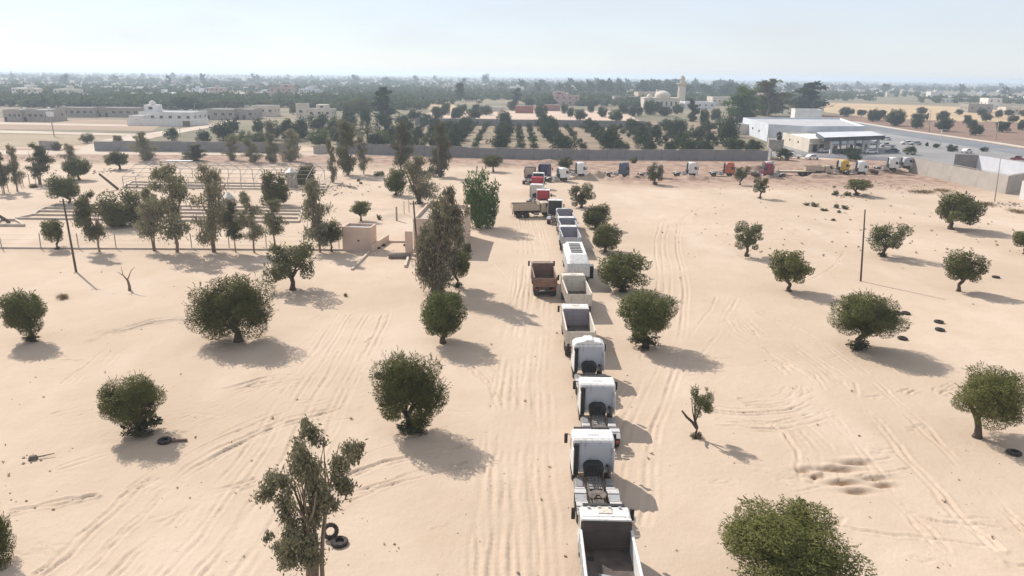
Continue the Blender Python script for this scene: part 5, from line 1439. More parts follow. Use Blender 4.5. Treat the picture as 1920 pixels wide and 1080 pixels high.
# flat roofed houses: corner points on the ground, walls, parapet, openings
def house(name, label, a, b, depth, h, wallm, group=None, wins=0, doors=0, tank=False, par=.45, tower=None, storeys=1, roofm=None, shear=0.0):
    """a-b front wall base (ground points, left to right as seen), depth to the back"""
    d = (b - a).to_2d(); L = d.length; rz = math.atan2(d.y, d.x)
    r = thing(name, label, 'building', (a.x, a.y, 0), rz, group)
    t = .22
    MB().box((L / 2, depth / 2, h / 2 - .15), (L, depth, h + .3)).obj('wall', wallm, r)
    for c_, s_ in (((L / 2, .11, h + par / 2), (L + .06, t, par)), ((L / 2, depth - .11, h + par / 2), (L + .06, t, par)), ((.1, depth / 2, h + par / 2), (t, depth - 2 * t, par)), ((L - .1, depth / 2, h + par / 2), (t, depth - 2 * t, par))):
        MB().box(c_, s_).obj('parapet', wallm, r)
    MB().box((L / 2, depth / 2, h + .03), (L - 2 * t, depth - 2 * t, .06)).obj('roof', roofm or M_roofg, r)
    n = wins + doors
    k = 0
    for st in range(storeys):
        zb = st * h / storeys
        for i in range(n):
            x = L * (i + .5) / n
            isd = st == 0 and i < doors
            w_, hh, zc_ = (min(1.3, L / n * .5), 2.1, zb + 1.05) if isd else (min(1.4, L / n * .5), 1.2, zb + h / storeys * .58)
            o = MB().box((x, -.02, zc_), (w_, .06, hh)).obj('door' if isd else 'window', M_win, r)
            if not isd:
                MB().box((x, -.08, zc_ - hh / 2 - .05), (w_ + .2, .2, .08)).obj('sill', wallm, o)
                MB().box((x, -.04, zc_), (.06, .07, hh)).obj('frame', M_whitew, o)
    for i in range(max(1, int(depth / 6)) if wins else 0):          # right and left flanks
        for sx in (-.02, L + .02):
            MB().box((sx, depth * (i + .5) / max(1, int(depth / 6)), h * .58), (.06, 1.2, 1.1)).obj('window', M_win, r)
    if tank:
        MB().lathe([(0, 0), (.6, 0), (.6, 1.1), (.45, 1.3), (.15, 1.36), (0, 1.36)], (L * .7, depth * .5, h + .05), n=12).obj('water_tank', M_whitew, r, smooth=False)
    if tower:
        tx, tw, td, th_ = tower
        MB().box((L * tx, depth * .5, h + th_ / 2), (tw, td, th_)).obj('stair_tower', wallm, r)
        MB().box((L * tx, depth * .5 - td / 2 - .01, h + th_ * .55), (tw * .3, .06, th_ * .35)).obj('window', M_win, r)
    return r

# small huts in the yard
h1 = house('hut', 'small beige rendered hut with flat roof and parapet', G(643, 470), G(696, 472), 2.8, 3.0, M_tanw, par=.4)
MB().box((2.3, -.02, 1.5), (.3, .05, .2)).obj('vent', M_win, h1)
MB().box((3.75, 1.4, 1.7), (.2, .9, 1.9)).obj('buttress', M_tanw, h1)
h2 = house('hut', 'larger tan hut partly hidden behind the tall eucalyptus', G(776, 474), G(866, 476), 12.0, 4.3, M_tanw, par=.5, roofm=mat('hut_roof', (0.44, 0.36, 0.30), (0.36, .30, .25), .95, .4))
MB().box((4.6, -.02, 1.1), (1.1, .06, 2.2)).obj('door', M_rust, h2)
MB().box((-.5, -.8, 1.6), (1.0, .4, 3.2)).obj('buttress', M_tanw, h2)
for (a, b_, hgt, lab) in (((697, 473), (728, 452), 1.0, 'low sloping wing wall beside the small hut'), ((660, 507), (692, 474), .25, 'long low kerb running down from the small hut'), ((760, 502), (770, 470), .35, 'pale low kerb running down from the larger hut'), ((722, 455), (768, 455), .3, 'low sill wall across the hut gateway')):
    p, q = G(*a), G(*b_); d = q - p
    o = MB().box((0, 0, hgt / 2 - .05), (d.length, .3, hgt + .1), 0).obj('low_wall', mat('pale_cement', (0.55, 0.46, 0.38), (0.45, 0.37, 0.30), .9, 1.0), None, .03)
    o.location = ((p.x + q.x) / 2, (p.y + q.y) / 2, 0); o.rotation_euler = (0, 0, math.atan2(d.y, d.x)); tag(o, lab, 'low wall')
p = G(750, 484)
cu = thing('culvert_pipe', 'dark grey half buried pipe lying before the hut gateway', 'pipe', (p.x, p.y, .0))
MB().lathe([(.34, -1.5), (.42, -1.5), (.42, 1.35), (.34, 1.35), (.34, -1.5)], (0, 0, .36), axis='x', n=18).obj('barrel', mat('dark_pipe', (0.24, 0.205, 0.175), (0.17, 0.145, 0.12), .9, 2), cu, smooth=True)
MB().box((.0, .7, .06), (2.6, .8, .3)).obj('footing', M_cement, cu, .04)
for (a, b_, h_, w_, lab) in ((744, 414, 2.5, .3, 'thick concrete post standing behind the larger hut'), (758, 405, 2.4, .12, 'thin post behind the larger hut, left of two'), (767, 398, 2.4, .12, 'thin post behind the larger hut, right of two')):
    p = G(a, b_)
    o = MB().box((0, 0, h_ / 2), (w_, w_, h_), taper=.85).obj('concrete_post', M_cement, None, .02); o.location = (p.x, p.y, ground_z(p.x, p.y) - .15); tag(o, lab, 'post')

# wire fence on a low kerb
r = thing('wire_fence', 'wire fence with thin posts on a low pale kerb', 'fence', G(-20, 466))
o0 = G(-20, 466); e0 = G(643, 470)
MB().box(((e0.x - o0.x) / 2, (e0.y - o0.y) / 2, .08), ((e0 - o0).length, .22, .3), math.atan2(e0.y - o0.y, e0.x - o0.x)).obj('kerb', mat('fence_kerb', (0.50, 0.42, 0.36), (0.40, 0.33, 0.27), .95, .8), r)
FP = MB().box((0, 0, 1.1), (.1, .1, 2.2)).mesh('fence_post', M_polec)
for a in (4, 77, 148, 218, 288, 360, 430, 500, 570, 636):
    p = G(a, 467) - o0
    link('fence_post', FP, r, location=(p.x, p.y, 0), rotation_euler=(rt.uniform(-.03, .03), rt.uniform(-.04, .04), 0))
for z in (.7, 1.3, 1.95):
    MB().tube([(0, 0, z), ((e0.x - o0.x) / 2, (e0.y - o0.y) / 2, z - .05), (e0.x - o0.x, e0.y - o0.y, z)], .012, 4).obj('wire', M_pipe, r)
r = thing('old_fence', 'short row of bare posts under the far left gum trees', 'fence', G(5, 362))
for k, (a, b_) in enumerate(((5, 362), (16, 360), (40, 352), (44, 350), (56, 347), (67, 343))):
    p = G(a, b_) - G(5, 362)
    MB().box((0, 0, 1.1), (.12, .12, 2.3)).obj('fence_post', M_polec, r).location = p

# poultry house foundations: long concrete strips
def strip_set(label, xa, xb, rows, h=.5, ends=True, group=None):
    o0_ = G(xa[0], rows[0])
    r_ = thing('concrete_foundation', label, 'foundation', (o0_.x, o0_.y, 0), 0, group)
    for i, py in enumerate(rows):
        p, q = G(xa[i], py), G(xb[i], py + (xb[i] - xa[i]) * .0125)
        d = q - p
        MB().box(((p.x + q.x) / 2 - o0_.x, (p.y + q.y) / 2 - o0_.y, h / 2 - .06), (d.length, .42, h + .12), math.atan2(d.y, d.x)).obj('strip', M_cement2, r_, .02)
    for xs in ((xa, 0), (xb, 1)):
        for i in range(len(rows) - 1):
            p = G(xs[0][i], rows[i] + (xb[i] - xa[i]) * .0125 * xs[1]); q = G(xs[0][i + 1], rows[i + 1] + (xb[i + 1] - xa[i + 1]) * .0125 * xs[1])
            d = q - p
            MB().box(((p.x + q.x) / 2 - o0_.x, (p.y + q.y) / 2 - o0_.y, h / 2 - .08), (max(d.length - .44, .1), .36, h + .1), math.atan2(d.y, d.x)).obj('end_beam', M_cement2, r_, .02)
    return r_
M_cement2 = mat('dusty_concrete', (0.52, 0.44, 0.365), (0.40, 0.335, 0.275), .9, .8, bump=.3, bscale=8)
strip_set('long low concrete strips of an unroofed shed, near the fence', (30, 62, 72, 84, 105), (560, 562, 564, 566, 568), (411, 404, 397, 391, 385), .34)
strip_set('low concrete strips at the foot of the metal frame', (230, 238, 248), (610, 612, 614), (352, 347, 342), .3)
strip_set('broken concrete blocks and kerb pieces at the far left', (-10, 2), (46, 30), (424, 414), .4)

# steel shed frame without its cladding
f0, f1 = G(232, 352), G(600, 357)
fr = thing('metal_shed_skeleton', 'bare metal shed frame of pitched rafters and purlins', 'shed frame', (f0.x, f0.y, 0), math.atan2(f1.y - f0.y, f1.x - f0.x))
LF = (f1 - f0).length; DF = 15.0; NF = 16
def raf(t):
    return Vector((0, DF * t, 2.3 + 2.1 * (1 - abs(2 * t - 1)) + .25 * math.sin(math.pi * t)))
RAF = MB().tube([raf(i / 14) for i in range(15)], .07, 6).mesh('rafter', M_pipe)
PST = MB().box((0, 0, 1.15), (.12, .12, 2.4)).mesh('post', M_pipe)
for k in range(NF):
    x = LF * k / (NF - 1)
    link('rafter', RAF, fr, location=(x, 0, 0))
    for y in (0, DF):
        link('post', PST, fr, location=(x, y, 0))
for i in range(9):
    v = raf(i / 8)
    MB().tube([(0, v.y, v.z + .09), (LF, v.y, v.z + .09)], .045, 5).obj('purlin', M_pipe, fr)
for k in (0, 1):
    MB().box((LF * (0 if k == 0 else 1), DF * .3, 1.1), (.1, DF * .6, .1)).obj('end_rail', M_pipe, fr)
    MB().box((LF * (0 if k == 0 else 1), DF * .3, 1.7), (.1, DF * .6, .1)).obj('end_rail', M_pipe, fr)
MB().box((LF * .215, DF * .5, 4.95), (5.6, 1.6, .12)).obj('roof_sheet', M_bluew, fr)

def silo(px, py, wpx, hpx, lab):
    p = G(px, py); k = mpp(p); w_, h_ = wpx * k / 2, hpx * k
    r_ = thing('feed_silo', lab, 'silo', (p.x, p.y, 0), 0, 'feed silos')
    MB().lathe([(0.02, .0), (w_ * .98, 0), (w_, .02), (w_, h_ * .82), (w_ * .99, h_ * .83)], n=20).obj('drum', mat('silo_steel', (0.40, 0.36, 0.32), (0.28, 0.24, 0.21), .7, 1.2, metal=.2), r_)
    MB().lathe([(w_ * 1.1, h_ * .82), (w_ * .5, h_ * .95), (.08, h_ * 1.05), (0, h_ * 1.05)], n=20).obj('roof_cone', mat('silo_roof', (0.60, 0.56, 0.52), (0.48, .44, .4), .6, 2, metal=.2), r_)
    for z in (.25, .5, .75):
        MB().lathe([(w_ + .005, h_ * .82 * z), (w_ + .05, h_ * .82 * z + .03), (w_ + .005, h_ * .82 * z + .08)], n=20).obj('hoop', M_pipe, r_)
    MB().box((0, -w_ - .06, h_ * .42), (.4, .05, h_ * .8)).obj('ladder', M_pipe, r_)
silo(432, 414, 25, 52, 'cylindrical feed silo with pointed roof behind the fence trees')
silo(548, 352, 20, 36, 'feed silo with white cone roof beside the dark olive')
for (a, b_, lab) in (((222, 356), (190, 326), 'long dark beam leaning up beside the shed frame'), ((18, 418), (-6, 400), 'dark beam sloping out at the left picture edge')):
    p = G(*a); q = G(b_[0], a[1]); hz_ = height_at(q, *b_)
    o = MB().tube([(0, 0, .1), (q.x - p.x, q.y - p.y, hz_)], [.28, .22], 6).obj('beam', mat('dark_timber', (0.11, 0.085, 0.07), (0.07, .055, .045), .9, 3)); o.location = p; tag(o, lab, 'beam')

# poles
def pole(lab, base, top, r0=.13, material=None, arm=True, name='utility_pole', lamp=False):
    p = G(*base); k = mpp(p)
    h_ = height_at(p, *top)
    tx = G(top[0], top[1], h_).x - p.x
    r_ = thing(name, lab, 'pole', (p.x, p.y, 0))
    MB().tube([(0, 0, -.2), (tx * .5, 0, h_ * .5), (tx, 0, h_)], [r0, r0 * .85, r0 * .65], 8).obj('post', material or M_pole, r_, smooth=True)
    if arm:
        MB().box((tx, 0, h_ - .35), (.9, .09, .09)).obj('cross_arm', material or M_pole, r_)
        for s in (-.4, 0, .4):
            MB().lathe([(0, 0), (.05, 0), (.07, .06), (.03, .1), (.06, .15), (0, .2)], (tx + s, 0, h_ - .3 + (.3 if s == 0 else 0)), n=8).obj('insulator', M_whitew, r_)
    if lamp:
        MB().tube([(tx, 0, h_ - .1), (tx + .6, -.4, h_ + .25), (tx + 1.4, -.9, h_ + .25)], .05, 6).obj('lamp_arm', material or M_polec, r_)
        MB().box((tx + 1.6, -1.0, h_ + .22), (.7, .3, .14), rz=-.5).obj('lamp_head', M_polec, r_, .03)
    return r_
pole('dark wooden pole leaning left on the sand at left', (143, 510), (118, 373), .14)
pole('dark wooden pole before the larger hut', (786, 513), (775, 377), .14)
pole('thin dark pole alone on the right hand sand', (1614, 527), (1622, 393), .12, arm=False)
pole('thin pale pole in front of the beige block wall', (1865, 378), (1877, 290), .11, M_polec, arm=False)
pole('pale pole at the edge of the ploughed field', (1867, 262), (1873, 230), .16, M_polec, arm=False)
pole('lattice post on the ploughed field', (1742, 248), (1745, 207), .2, M_polec)
pole('street light with price board at the forecourt edge', (1763, 274), (1766, 244), .16, M_bluew, arm=False, lamp=True)
pole('slim post beside the lane near the villa', (338, 258), (336, 228), .12, M_polec, arm=False)
pole('lamp post behind the white villa', (366, 222), (364, 194), .14, M_polec, arm=False, lamp=True)

# roadside billboard
p = G(102, 256); h_ = height_at(p, 100, 209); k = mpp(p)
bb = thing('billboard', 'white billboard panel on a single post beside dry plots', 'billboard', (p.x, p.y, 0))
MB().cyl((0, 0, -.2), (-.3, 0, h_ - 2), .22, .2, 10).obj('post', M_polec, bb)
MB().box((-.4, 0, h_ - 1.0), (15 * k, .25, 9 * k)).obj('panel', M_whitew, bb, .03)
MB().box((-.4, -.14, h_ - 1.0), (15 * k - .3, .04, 9 * k - .3)).obj('face', mat('billboard_face', (0.70, 0.70, 0.72), (0.55, 0.56, 0.6), .6, .8), bb)

# fuel station
def slab_poly(px, z):
    return [G(a, b_, z) for a, b_ in px]
def poly_block(name, label, cat, px, z, wallm, roofm, par=.5, parent=None, z0=-.2):
    pts = slab_poly(px, z); c0 = pts[0]
    r_ = thing(name, label, cat, (c0.x, c0.y, 0))
    ring = [(q.x - c0.x, q.y - c0.y) for q in pts]
    area = sum(ring[i][0] * ring[(i + 1) % len(ring)][1] - ring[(i + 1) % len(ring)][0] * ring[i][1] for i in range(len(ring)))
    if area < 0: ring = ring[::-1]
    MB().prism(ring, 'z', z0, z).obj('wall', wallm, r_)
    cx = sum(q[0] for q in ring) / len(ring); cy = sum(q[1] for q in ring) / len(ring)
    MB().prism([(cx + (x - cx) * .97, cy + (y - cy) * .97) for x, y in ring], 'z', z + .005, z + .06).obj('roof', roofm, r_)
    for i in range(len(ring)):
        a, b_ = Vector(ring[i]), Vector(ring[(i + 1) % len(ring)]); d = b_ - a
        m_ = a.lerp(b_, .5); nrm = Vector((-d.y, d.x)).normalized() * .13
        MB().box((m_.x + nrm.x, m_.y + nrm.y, z + par / 2), (d.length - .3, .24, par), math.atan2(d.y, d.x)).obj('parapet', wallm, r_)
    return r_, ring, c0
st, ring, c0 = poly_block('station_building', 'large white flat roofed building behind the fuel station', 'building', [(1393, 223), (1441, 236), (1512, 240), (1622, 240), (1575, 224)], 6.0, M_bluew, M_roofg, .7)
house('roof_block', 'plain white rooftop block rising behind the station building', G(1487, 244), G(1537, 245), 8, 9.6, M_whitew, par=.3)
for i, (x, z) in enumerate(((.2, 3.6), (.45, 3.4), (.7, 3.2))):
    a, b_ = G(1393, 223, 6.0) - c0, G(1441, 236, 6.0) - c0
    q = a.lerp(b_, x); d = b_ - a
    MB().box((q.x, q.y, z), (.9, .5, .8), math.atan2(d.y, d.x)).obj('window', M_win, st)
sh_, ring, c0 = poly_block('station_shop', 'cream fuel station shop with parapet and glazed front', 'building', [(1468, 251), (1518, 263), (1556, 262), (1538, 250)], 4.0, M_creamw, M_whitew, .5)
for (xa, col_, hh, zz) in ((.3, M_win, .6, 2.6), (.62, M_win, .6, 2.6)):
    a, b_ = G(1468, 251, 4) - c0, G(1518, 263, 4) - c0
    q = a.lerp(b_, xa); d = b_ - a
    MB().box((q.x, q.y, zz), (.8, .3, hh), math.atan2(d.y, d.x)).obj('window', col_, sh_)
a, b_ = G(1518, 263, 4) - c0, G(1556, 262, 4) - c0; d = b_ - a
for xa, w_ in ((.3, 1.8), (.62, 1.8)):
    q = a.lerp(b_, xa); MB().box((q.x, q.y - .02, 1.35), (w_, .1, 2.3), math.atan2(d.y, d.x)).obj('shop_window', M_win, sh_)
q = a.lerp(b_, .5); MB().box((q.x, q.y - .5, 2.9), (d.length, 1.2, .16), math.atan2(d.y, d.x)).obj('awning', M_creamw, sh_)
for dx in (0, 1.5):
    p = G(1461, 262, 4.2)
    tk = thing('water_tank', 'black water tank on the station roof, ' + ('left of two' if dx == 0 else 'upper of two'), 'water tank', (p.x + dx * .2, p.y + dx, 4.2 if dx == 0 else 4.2))
    MB().lathe([(0, 0), (.75, 0), (.8, .1), (.8, 1.2), (.5, 1.5), (0, 1.55)], (0, 0, 0 if dx == 0 else .9), n=14).obj('tank', M_black, tk); MB().lathe([(.2, 1.5), (.25, 1.62), (0, 1.65)], (0, 0, 0 if dx == 0 else .9), n=10).obj('lid', M_black, tk); MB().box((0, 0, -.15 if dx == 0 else .3), (1.2, 1.2, .3 if dx == 0 else 1.2)).obj('stand', M_cement, tk)
house('station_shed', 'low grey shed left of the station shop', G(1440, 283), G(1468, 284), 8, 3.6, M_cement, par=.3)
house('station_house', 'small beige house left of the white station building', G(1378, 252), G(1412, 253), 10, 4.2, M_creamw, par=.3)
can = slab_poly([(1546, 258), (1660, 254), (1634, 246), (1530, 248)], 5.6)
c0 = can[0]
cn = thing('fuel_canopy', 'wide flat fuel station canopy on slender posts', 'canopy', (c0.x, c0.y, 0))
ring = [(q.x - c0.x, q.y - c0.y) for q in can]
MB().prism(ring, 'z', 4.3, 5.55).obj('fascia', mat('canopy_fascia', (0.06, 0.07, 0.085), (0.04, 0.05, 0.06), .5, .6), cn)
cxm = sum(q[0] for q in ring) / 4; cym = sum(q[1] for q in ring) / 4
MB().prism([(cxm + (x - cxm) * .99, cym + (y - cym) * .99) for x, y in ring], 'z', 5.555, 5.63).obj('roof', mat('canopy_roof', (0.52, 0.54, 0.57), (0.42, .43, .46), .8, .3), cn)
MB().prism([(cxm + (x - cxm) * .96, cym + (y - cym) * .96) for x, y in ring], 'z', 4.25, 4.295).obj('soffit', M_bluew, cn)
for t, v in ((.15, .15), (.42, .15), (.68, .15), (.93, .15), (.15, .8), (.42, .8), (.68, .8), (.93, .8)):
    a = Vector(ring[0]).lerp(Vector(ring[1]), t); b_ = Vector(ring[3]).lerp(Vector(ring[2]), t); q = a.lerp(b_, v)
    MB().box((q.x, q.y, 2.1), (.7, .7, 4.2)).obj('post', M_whitew, cn, .05)
for i, t in enumerate((.28, .55, .8)):
    a = Vector(ring[0]).lerp(Vector(ring[1]), t); b_ = Vector(ring[3]).lerp(Vector(ring[2]), t); q = a.lerp(b_, .45)
    pu = thing('fuel_pump', 'fuel pump under the canopy, ' + ('left', 'middle', 'right')[i] + ' island', 'fuel pump', (c0.x + q.x, c0.y + q.y, 0))
    MB().box((0, 0, .1), (2.6, 1.0, .2)).obj('island', M_cement, pu, .03); MB().box((0, 0, 1.1), (1.0, .5, 1.8)).obj('cabinet', P_red if i == 1 else P_grey, pu, .04); MB().box((0, -.27, 1.5), (.6, .03, .4)).obj('display', M_win, pu)
    MB().tube([(.5, 0, 1.5), (.8, 0, .9), (.55, 0, .5)], .03, 5).obj('hose', M_black, pu)
for (a, b_, w_, lab) in ((1755, 277, 16, 'dark clipped bush on the forecourt, left one'), (1785, 284, 26, 'dark clipped hedge block on the forecourt'), (1737, 274, 10, 'small clipped bush on the forecourt'), (1844, 284, 20, 'low green bush beside the forecourt road'), (1590, 293, 34, 'dark tree bush in front of the canopy'), (1706, 290, 30, 'dark bush left of the beige block wall'), (1470, 300, 40, 'dark bush behind the white pickup'), (1600, 302, 34, 'dark low bush behind the yellow cab'), (1410, 292, 36, 'dark bush at the right end of the orchard wall')):
    ground_plant('bush', lab, 'bush', a, b_, w_, rt.uniform(2.2, 3.6) if w_ > 24 else 1.6, DK[a % 4], 'bushes about the forecourt')

# ------------------------------------------------------------------ houses beyond the walls
def H(name, lab, xa, xb, py, h, depth, m_, **kw):
    return house(name, lab, G(xa, py), G(xb, py + (xb - xa) * .0125), depth, h, m_, **kw)
v = H('villa', 'white villa with turret, arched openings and walled yard', 262, 362, 229, 4.4, 18, M_whitew, wins=6, tower=(.12, 6.0, 6, 3.4))
MB().lathe([(0, 0), (1.6, 0), (1.5, .9), (1.0, 1.7), (0, 2.1)], (2.9, 9, 7.8), n=14).obj('dome', M_whitew, v, smooth=True)
yw = wall_run('villa_wall', 'white yard wall with gate before the villa', [G(240, 235), G(345, 237), G(392, 234)], 2.6, bay=6, material=M_whitew, pm=M_whitew)
p_, q_ = G(344, 237), G(357, 237)
MB().box((p_.x - G(240, 235).x + 1.6, p_.y - G(240, 235).y - .3, 1.2), (3.2, .2, 2.4)).obj('gate', M_rust, yw)
H('porch', 'white flat porch roof at the left end of the villa', 243, 270, 232, 3.6, 7, M_whitew, par=.15, doors=1)
H('block_house', 'grey unfinished block house at the far left', 8, 42, 228, 5.0, 14, M_cement, wins=3, doors=1, tank=True)
H('block_house', 'grey block house with dome tanks behind the billboard', 43, 94, 228, 5.0, 14, M_cement, wins=4, doors=1, tank=True)
H('block_house', 'long low grey house right of the billboard', 106, 178, 219, 4.4, 12, M_cement, wins=5, doors=1)
H('block_house', 'low grey house left of the white villa', 180, 262, 219, 4.4, 12, M_cement, wins=4, doors=2)
H('block_house', 'grey house with dark gate right of the villa', 384, 440, 224, 4.8, 14, M_cement, wins=3, doors=1)
H('block_house', 'grey house with square garage door right of the villa lane', 440, 476, 224, 4.8, 14, M_cement, wins=1, doors=2)
H('block_house', 'beige house with raised end block behind the garden trees', 472, 514, 218, 5.4, 12, M_creamw, wins=3)
H('block_house', 'cream house with square turret among the garden trees', 556, 574, 226, 8.0, 8, M_creamw, wins=1)
H('block_house', 'cream low wing with stepped roof right of the turret house', 576, 622, 220, 4.2, 12, M_creamw, wins=3, tower=(.55, 6, 6, 2.6))
H('block_house', 'pinkish two storey house on the left middle distance', 506, 548, 184, 9.5, 16, M_pinkw, wins=4, storeys=2, tower=(.7, 12, 8, 3))
H('block_house', 'pink two storey house beyond the orchard', 1039, 1086, 198, 8.0, 14, M_pinkw, wins=4, storeys=2, tower=(.2, 10, 6, 3))
H('shed', 'long pale roofed shed behind the pale field', 912, 948, 209, 3.0, 6, M_creamw, par=.1)
H('shed', 'red brick shed with white end behind the pale field', 966, 1000, 212, 4.4, 8, mat('red_wall', (0.34, 0.14, 0.12), (0.26, .11, .10), .9, .5), par=.2)
H('shed', 'brownish shed with pale roof behind the pale field', 1022, 1050, 208, 4.0, 8, mat('brown_wall', (0.30, 0.17, 0.14), (0.24, .14, .12), .9, .5), par=.2)
for (xa, xb, py, h_, m_, lab) in ((300, 470, 195, 3.0, M_whitew, 'very long low white wall strip behind the villa trees'), (80, 150, 166, 4, M_whitew, 'long white greenhouse strip at the far left'), (170, 300, 168, 4, M_whitew, 'long white greenhouse strip left of centre'), (230, 295, 187, 3, M_creamw, 'low white strip building behind the block houses'), (1475, 1500, 166, 6, M_whitew, 'far white shed behind the tall gums'),
                               (620, 680, 158, 5, M_whitew, 'far pale strip building on the hazy plain')):
    H('long_building', lab, xa, xb, py, h_, 14, m_, par=.2, roofm=M_whitew)

# mosque
mp_ = G(1240, 203)
ms_ = thing('mosque', 'cream domed mosque with low prayer hall', 'mosque', (mp_.x, mp_.y, 0), 0, None, (.82, .82, .82))
MB().box((0, 10, 4.5), (34, 22, 9)).obj('prayer_hall', M_creamw, ms_)
MB().box((0, 10, 9.4), (34.6, 22.6, .7)).obj('cornice', M_creamw, ms_)
MB().lathe([(7.6, 9.7), (7.6, 11.5), (7.9, 11.6)], (2, 8, 0), n=20).obj('drum', M_creamw, ms_)
MB().lathe([(7.7, 11.5), (7.4, 12.6), (6.4, 14.0), (4.6, 15.2), (2.3, 16.0), (.2, 16.3), (0, 17.2)], (2, 8, 0), n=24).obj('dome', M_creamw, ms_, smooth=True)
MB().lathe([(3, 9.7), (2.9, 11), (2, 12.4), (0, 13.2)], (-11, 6, 0), n=16).obj('small_dome', M_creamw, ms_, smooth=True)
for k in range(7):
    MB().box((-13.5 + k * 4.5, -1.03, 4.4), (1.6, .1, 4)).obj('window', M_win, ms_)
mp2 = G(1276, 199)
hm_ = height_at(mp2, 1276, 139)
mn = thing('minaret', 'slender cream minaret with balcony and pointed cap', 'minaret', (mp2.x, mp2.y, 0))
w_ = 3.4
MB().lathe([(w_, 0), (w_, hm_ * .42), (w_ * .95, hm_ * .68)], n=8).obj('shaft', M_creamw, mn)
MB().lathe([(w_ * .95, hm_ * .66), (w_ * 1.45, hm_ * .69), (w_ * 1.45, hm_ * .72), (w_ * .9, hm_ * .72)], n=8).obj('balcony', M_creamw, mn)
MB().lathe([(w_ * .62, hm_ * .72), (w_ * .62, hm_ * .84), (w_ * .8, hm_ * .85), (w_ * .7, hm_ * .87)], n=8).obj('lantern', M_creamw, mn)
MB().lathe([(w_ * .7, hm_ * .87), (w_ * .35, hm_ * .93), (.15, hm_ * .97), (.05, hm_)], n=8).obj('spire', M_pinkw, mn)
H('hall', 'long tan hall roof left of the mosque dome', 1196, 1236, 192, 9, 26, M_tanw, wins=4)
H('hall', 'low grey-white hall before the trees left of mosque', 1152, 1196, 194, 6, 20, M_cement, wins=4)
H('hall', 'pale low building right of the minaret', 1284, 1340, 204, 5, 20, M_whitew, wins=5)
H('hall', 'cream long building right of the minaret', 1335, 1372, 198, 7, 20, M_creamw, wins=4)
H('farm_house', 'white farm house with upper storey on the straw field', 1850, 1876, 205, 9, 12, M_whitew, wins=2, storeys=2)
H('farm_house', 'unfinished grey house on the straw field', 1814, 1860, 211, 6.0, 12, M_cement, wins=3)
H('farm_house', 'pale roofless house at the right end of the straw field', 1884, 1912, 215, 5.0, 10, M_creamw, wins=2)

# ------------------------------------------------------------------ the hazy town: small houses one by one, groves as one mass
rf = random.Random(21)
def small_house(seed):
    q = random.Random(seed)
    L, D, Hh = q.uniform(11, 20), q.uniform(9, 14), q.choice((3.8, 4.2, 7.2))
    parts = [('wall', MB().box((0, 0, Hh / 2 - .1), (L, D, Hh + .2)).mesh('wall', M_whitew), 'wall', (0, 0, 0), [])]
    parts.append(('roof', MB().box((0, 0, Hh + .13), (L + .2, D + .2, .26)).mesh('roof', M_roofg), 'roof', (0, 0, 0), []))
    if q.random() < .6:
        parts.append(('stair_tower', MB().box((q.uniform(-.3, .3) * L, q.uniform(-.2, .2) * D, Hh + 1.5), (4, 4, 2.6)).mesh('stair_tower', M_whitew), 'wall', (0, 0, 0), []))
    n = int(L / 4)
    for st_ in range(2 if Hh > 6 else 1):
        for k in range(n):
            parts.append(('window', MB().box((-L / 2 + (k + .5) * L / n, -D / 2 - .01, st_ * 3.4 + 2.1), (1.5, .06, 1.4)).mesh('window', M_win), 'win', (0, 0, 0), []))
    return parts
SH = [small_house(500 + i) for i in range(6)]
WM = [M_whitew, M_whitew, M_whitew, M_creamw, M_creamw, M_pinkw, M_cement, M_tanw, M_bluew]
bands_h = {}
for i in range(240):
    for _ in range(30):
        py = 150 + 44 * rf.random() ** 1.4
        px = rf.uniform(-30, 1950)
        if (640 < px < 1030 and py > 172) or (1030 <= px < 1540 and py > 186) or (px > 1540 and py > 184) or (px < 640 and py > 196):
            continue
        break
    p = G(px, py + (px - 960) * .0125 * .9)
    if p.y > 5200 or p.y < 350:
        continue
    zone = 'left' if px < 640 else 'middle' if px < 1280 else 'right'
    near = 'nearer' if p.y < 1100 else 'far'
    o_ = spawn(SH[i % 6], 'town_house', f'small pale flat roofed house in the {near} hazy town, {zone} third', 'house', (p.x, p.y, 0), rf.uniform(-.5, .5), f'{near} town houses {zone}', {'wall': rf.choice(WM), 'roof': rf.choice((M_roofg, M_whitew, M_creamw))}, skip=() if p.y < 1100 else ('win',))
    if near == 'nearer':
        bands_h.setdefault(zone, []).append(o_)
for zone, os_ in bands_h.items():
    ordinal_labels(os_, '{} of the nearer small pale houses in the hazy town, ' + zone + ' third')

def far_trees(name, label, pts, sizes, heights, q=34, seed=0, material=None):
    rs = np.random.RandomState(seed)
    T = []
    for k in range(8):                      # eight crown patterns
        d = unit(rs.normal(size=(q, 3))); r = rs.rand(q) ** .4
        P = d * r[:, None] * (1 + .35 * rs.normal(size=(q, 1)) * .5); P[:, 2] = P[:, 2] * .5 + .55
        D = unit(d + rs.normal(size=(q, 3)) * .6); W = unit(np.cross(D, rs.normal(size=(q, 3))))
        T.append((P, D, W, rs.uniform(.25, .48, q), rs.uniform(.16, .32, q)))
    n = len(pts)
    PP = np.empty((n, q, 3), np.float32); DD = np.empty_like(PP); WW = np.empty_like(PP); LN = np.empty((n, q), np.float32); WN = np.empty((n, q), np.float32)
    for i in range(n):
        P, D, W, l, w_ = T[i % 8]
        s, h_ = sizes[i], heights[i]
        S = np.array([s, s, h_])
        PP[i] = P * S + np.array([pts[i][0], pts[i][1], 0]); DD[i] = D; WW[i] = W; k = (s * s * h_) ** (1 / 3)
        LN[i] = l * k; WN[i] = w_ * k
    me_ = leaf_mesh(name, PP.reshape(-1, 3), DD.reshape(-1, 3), WW.reshape(-1, 3), LN.ravel(), WN.ravel(), material)
    return kind(link(name, me_), 'stuff')

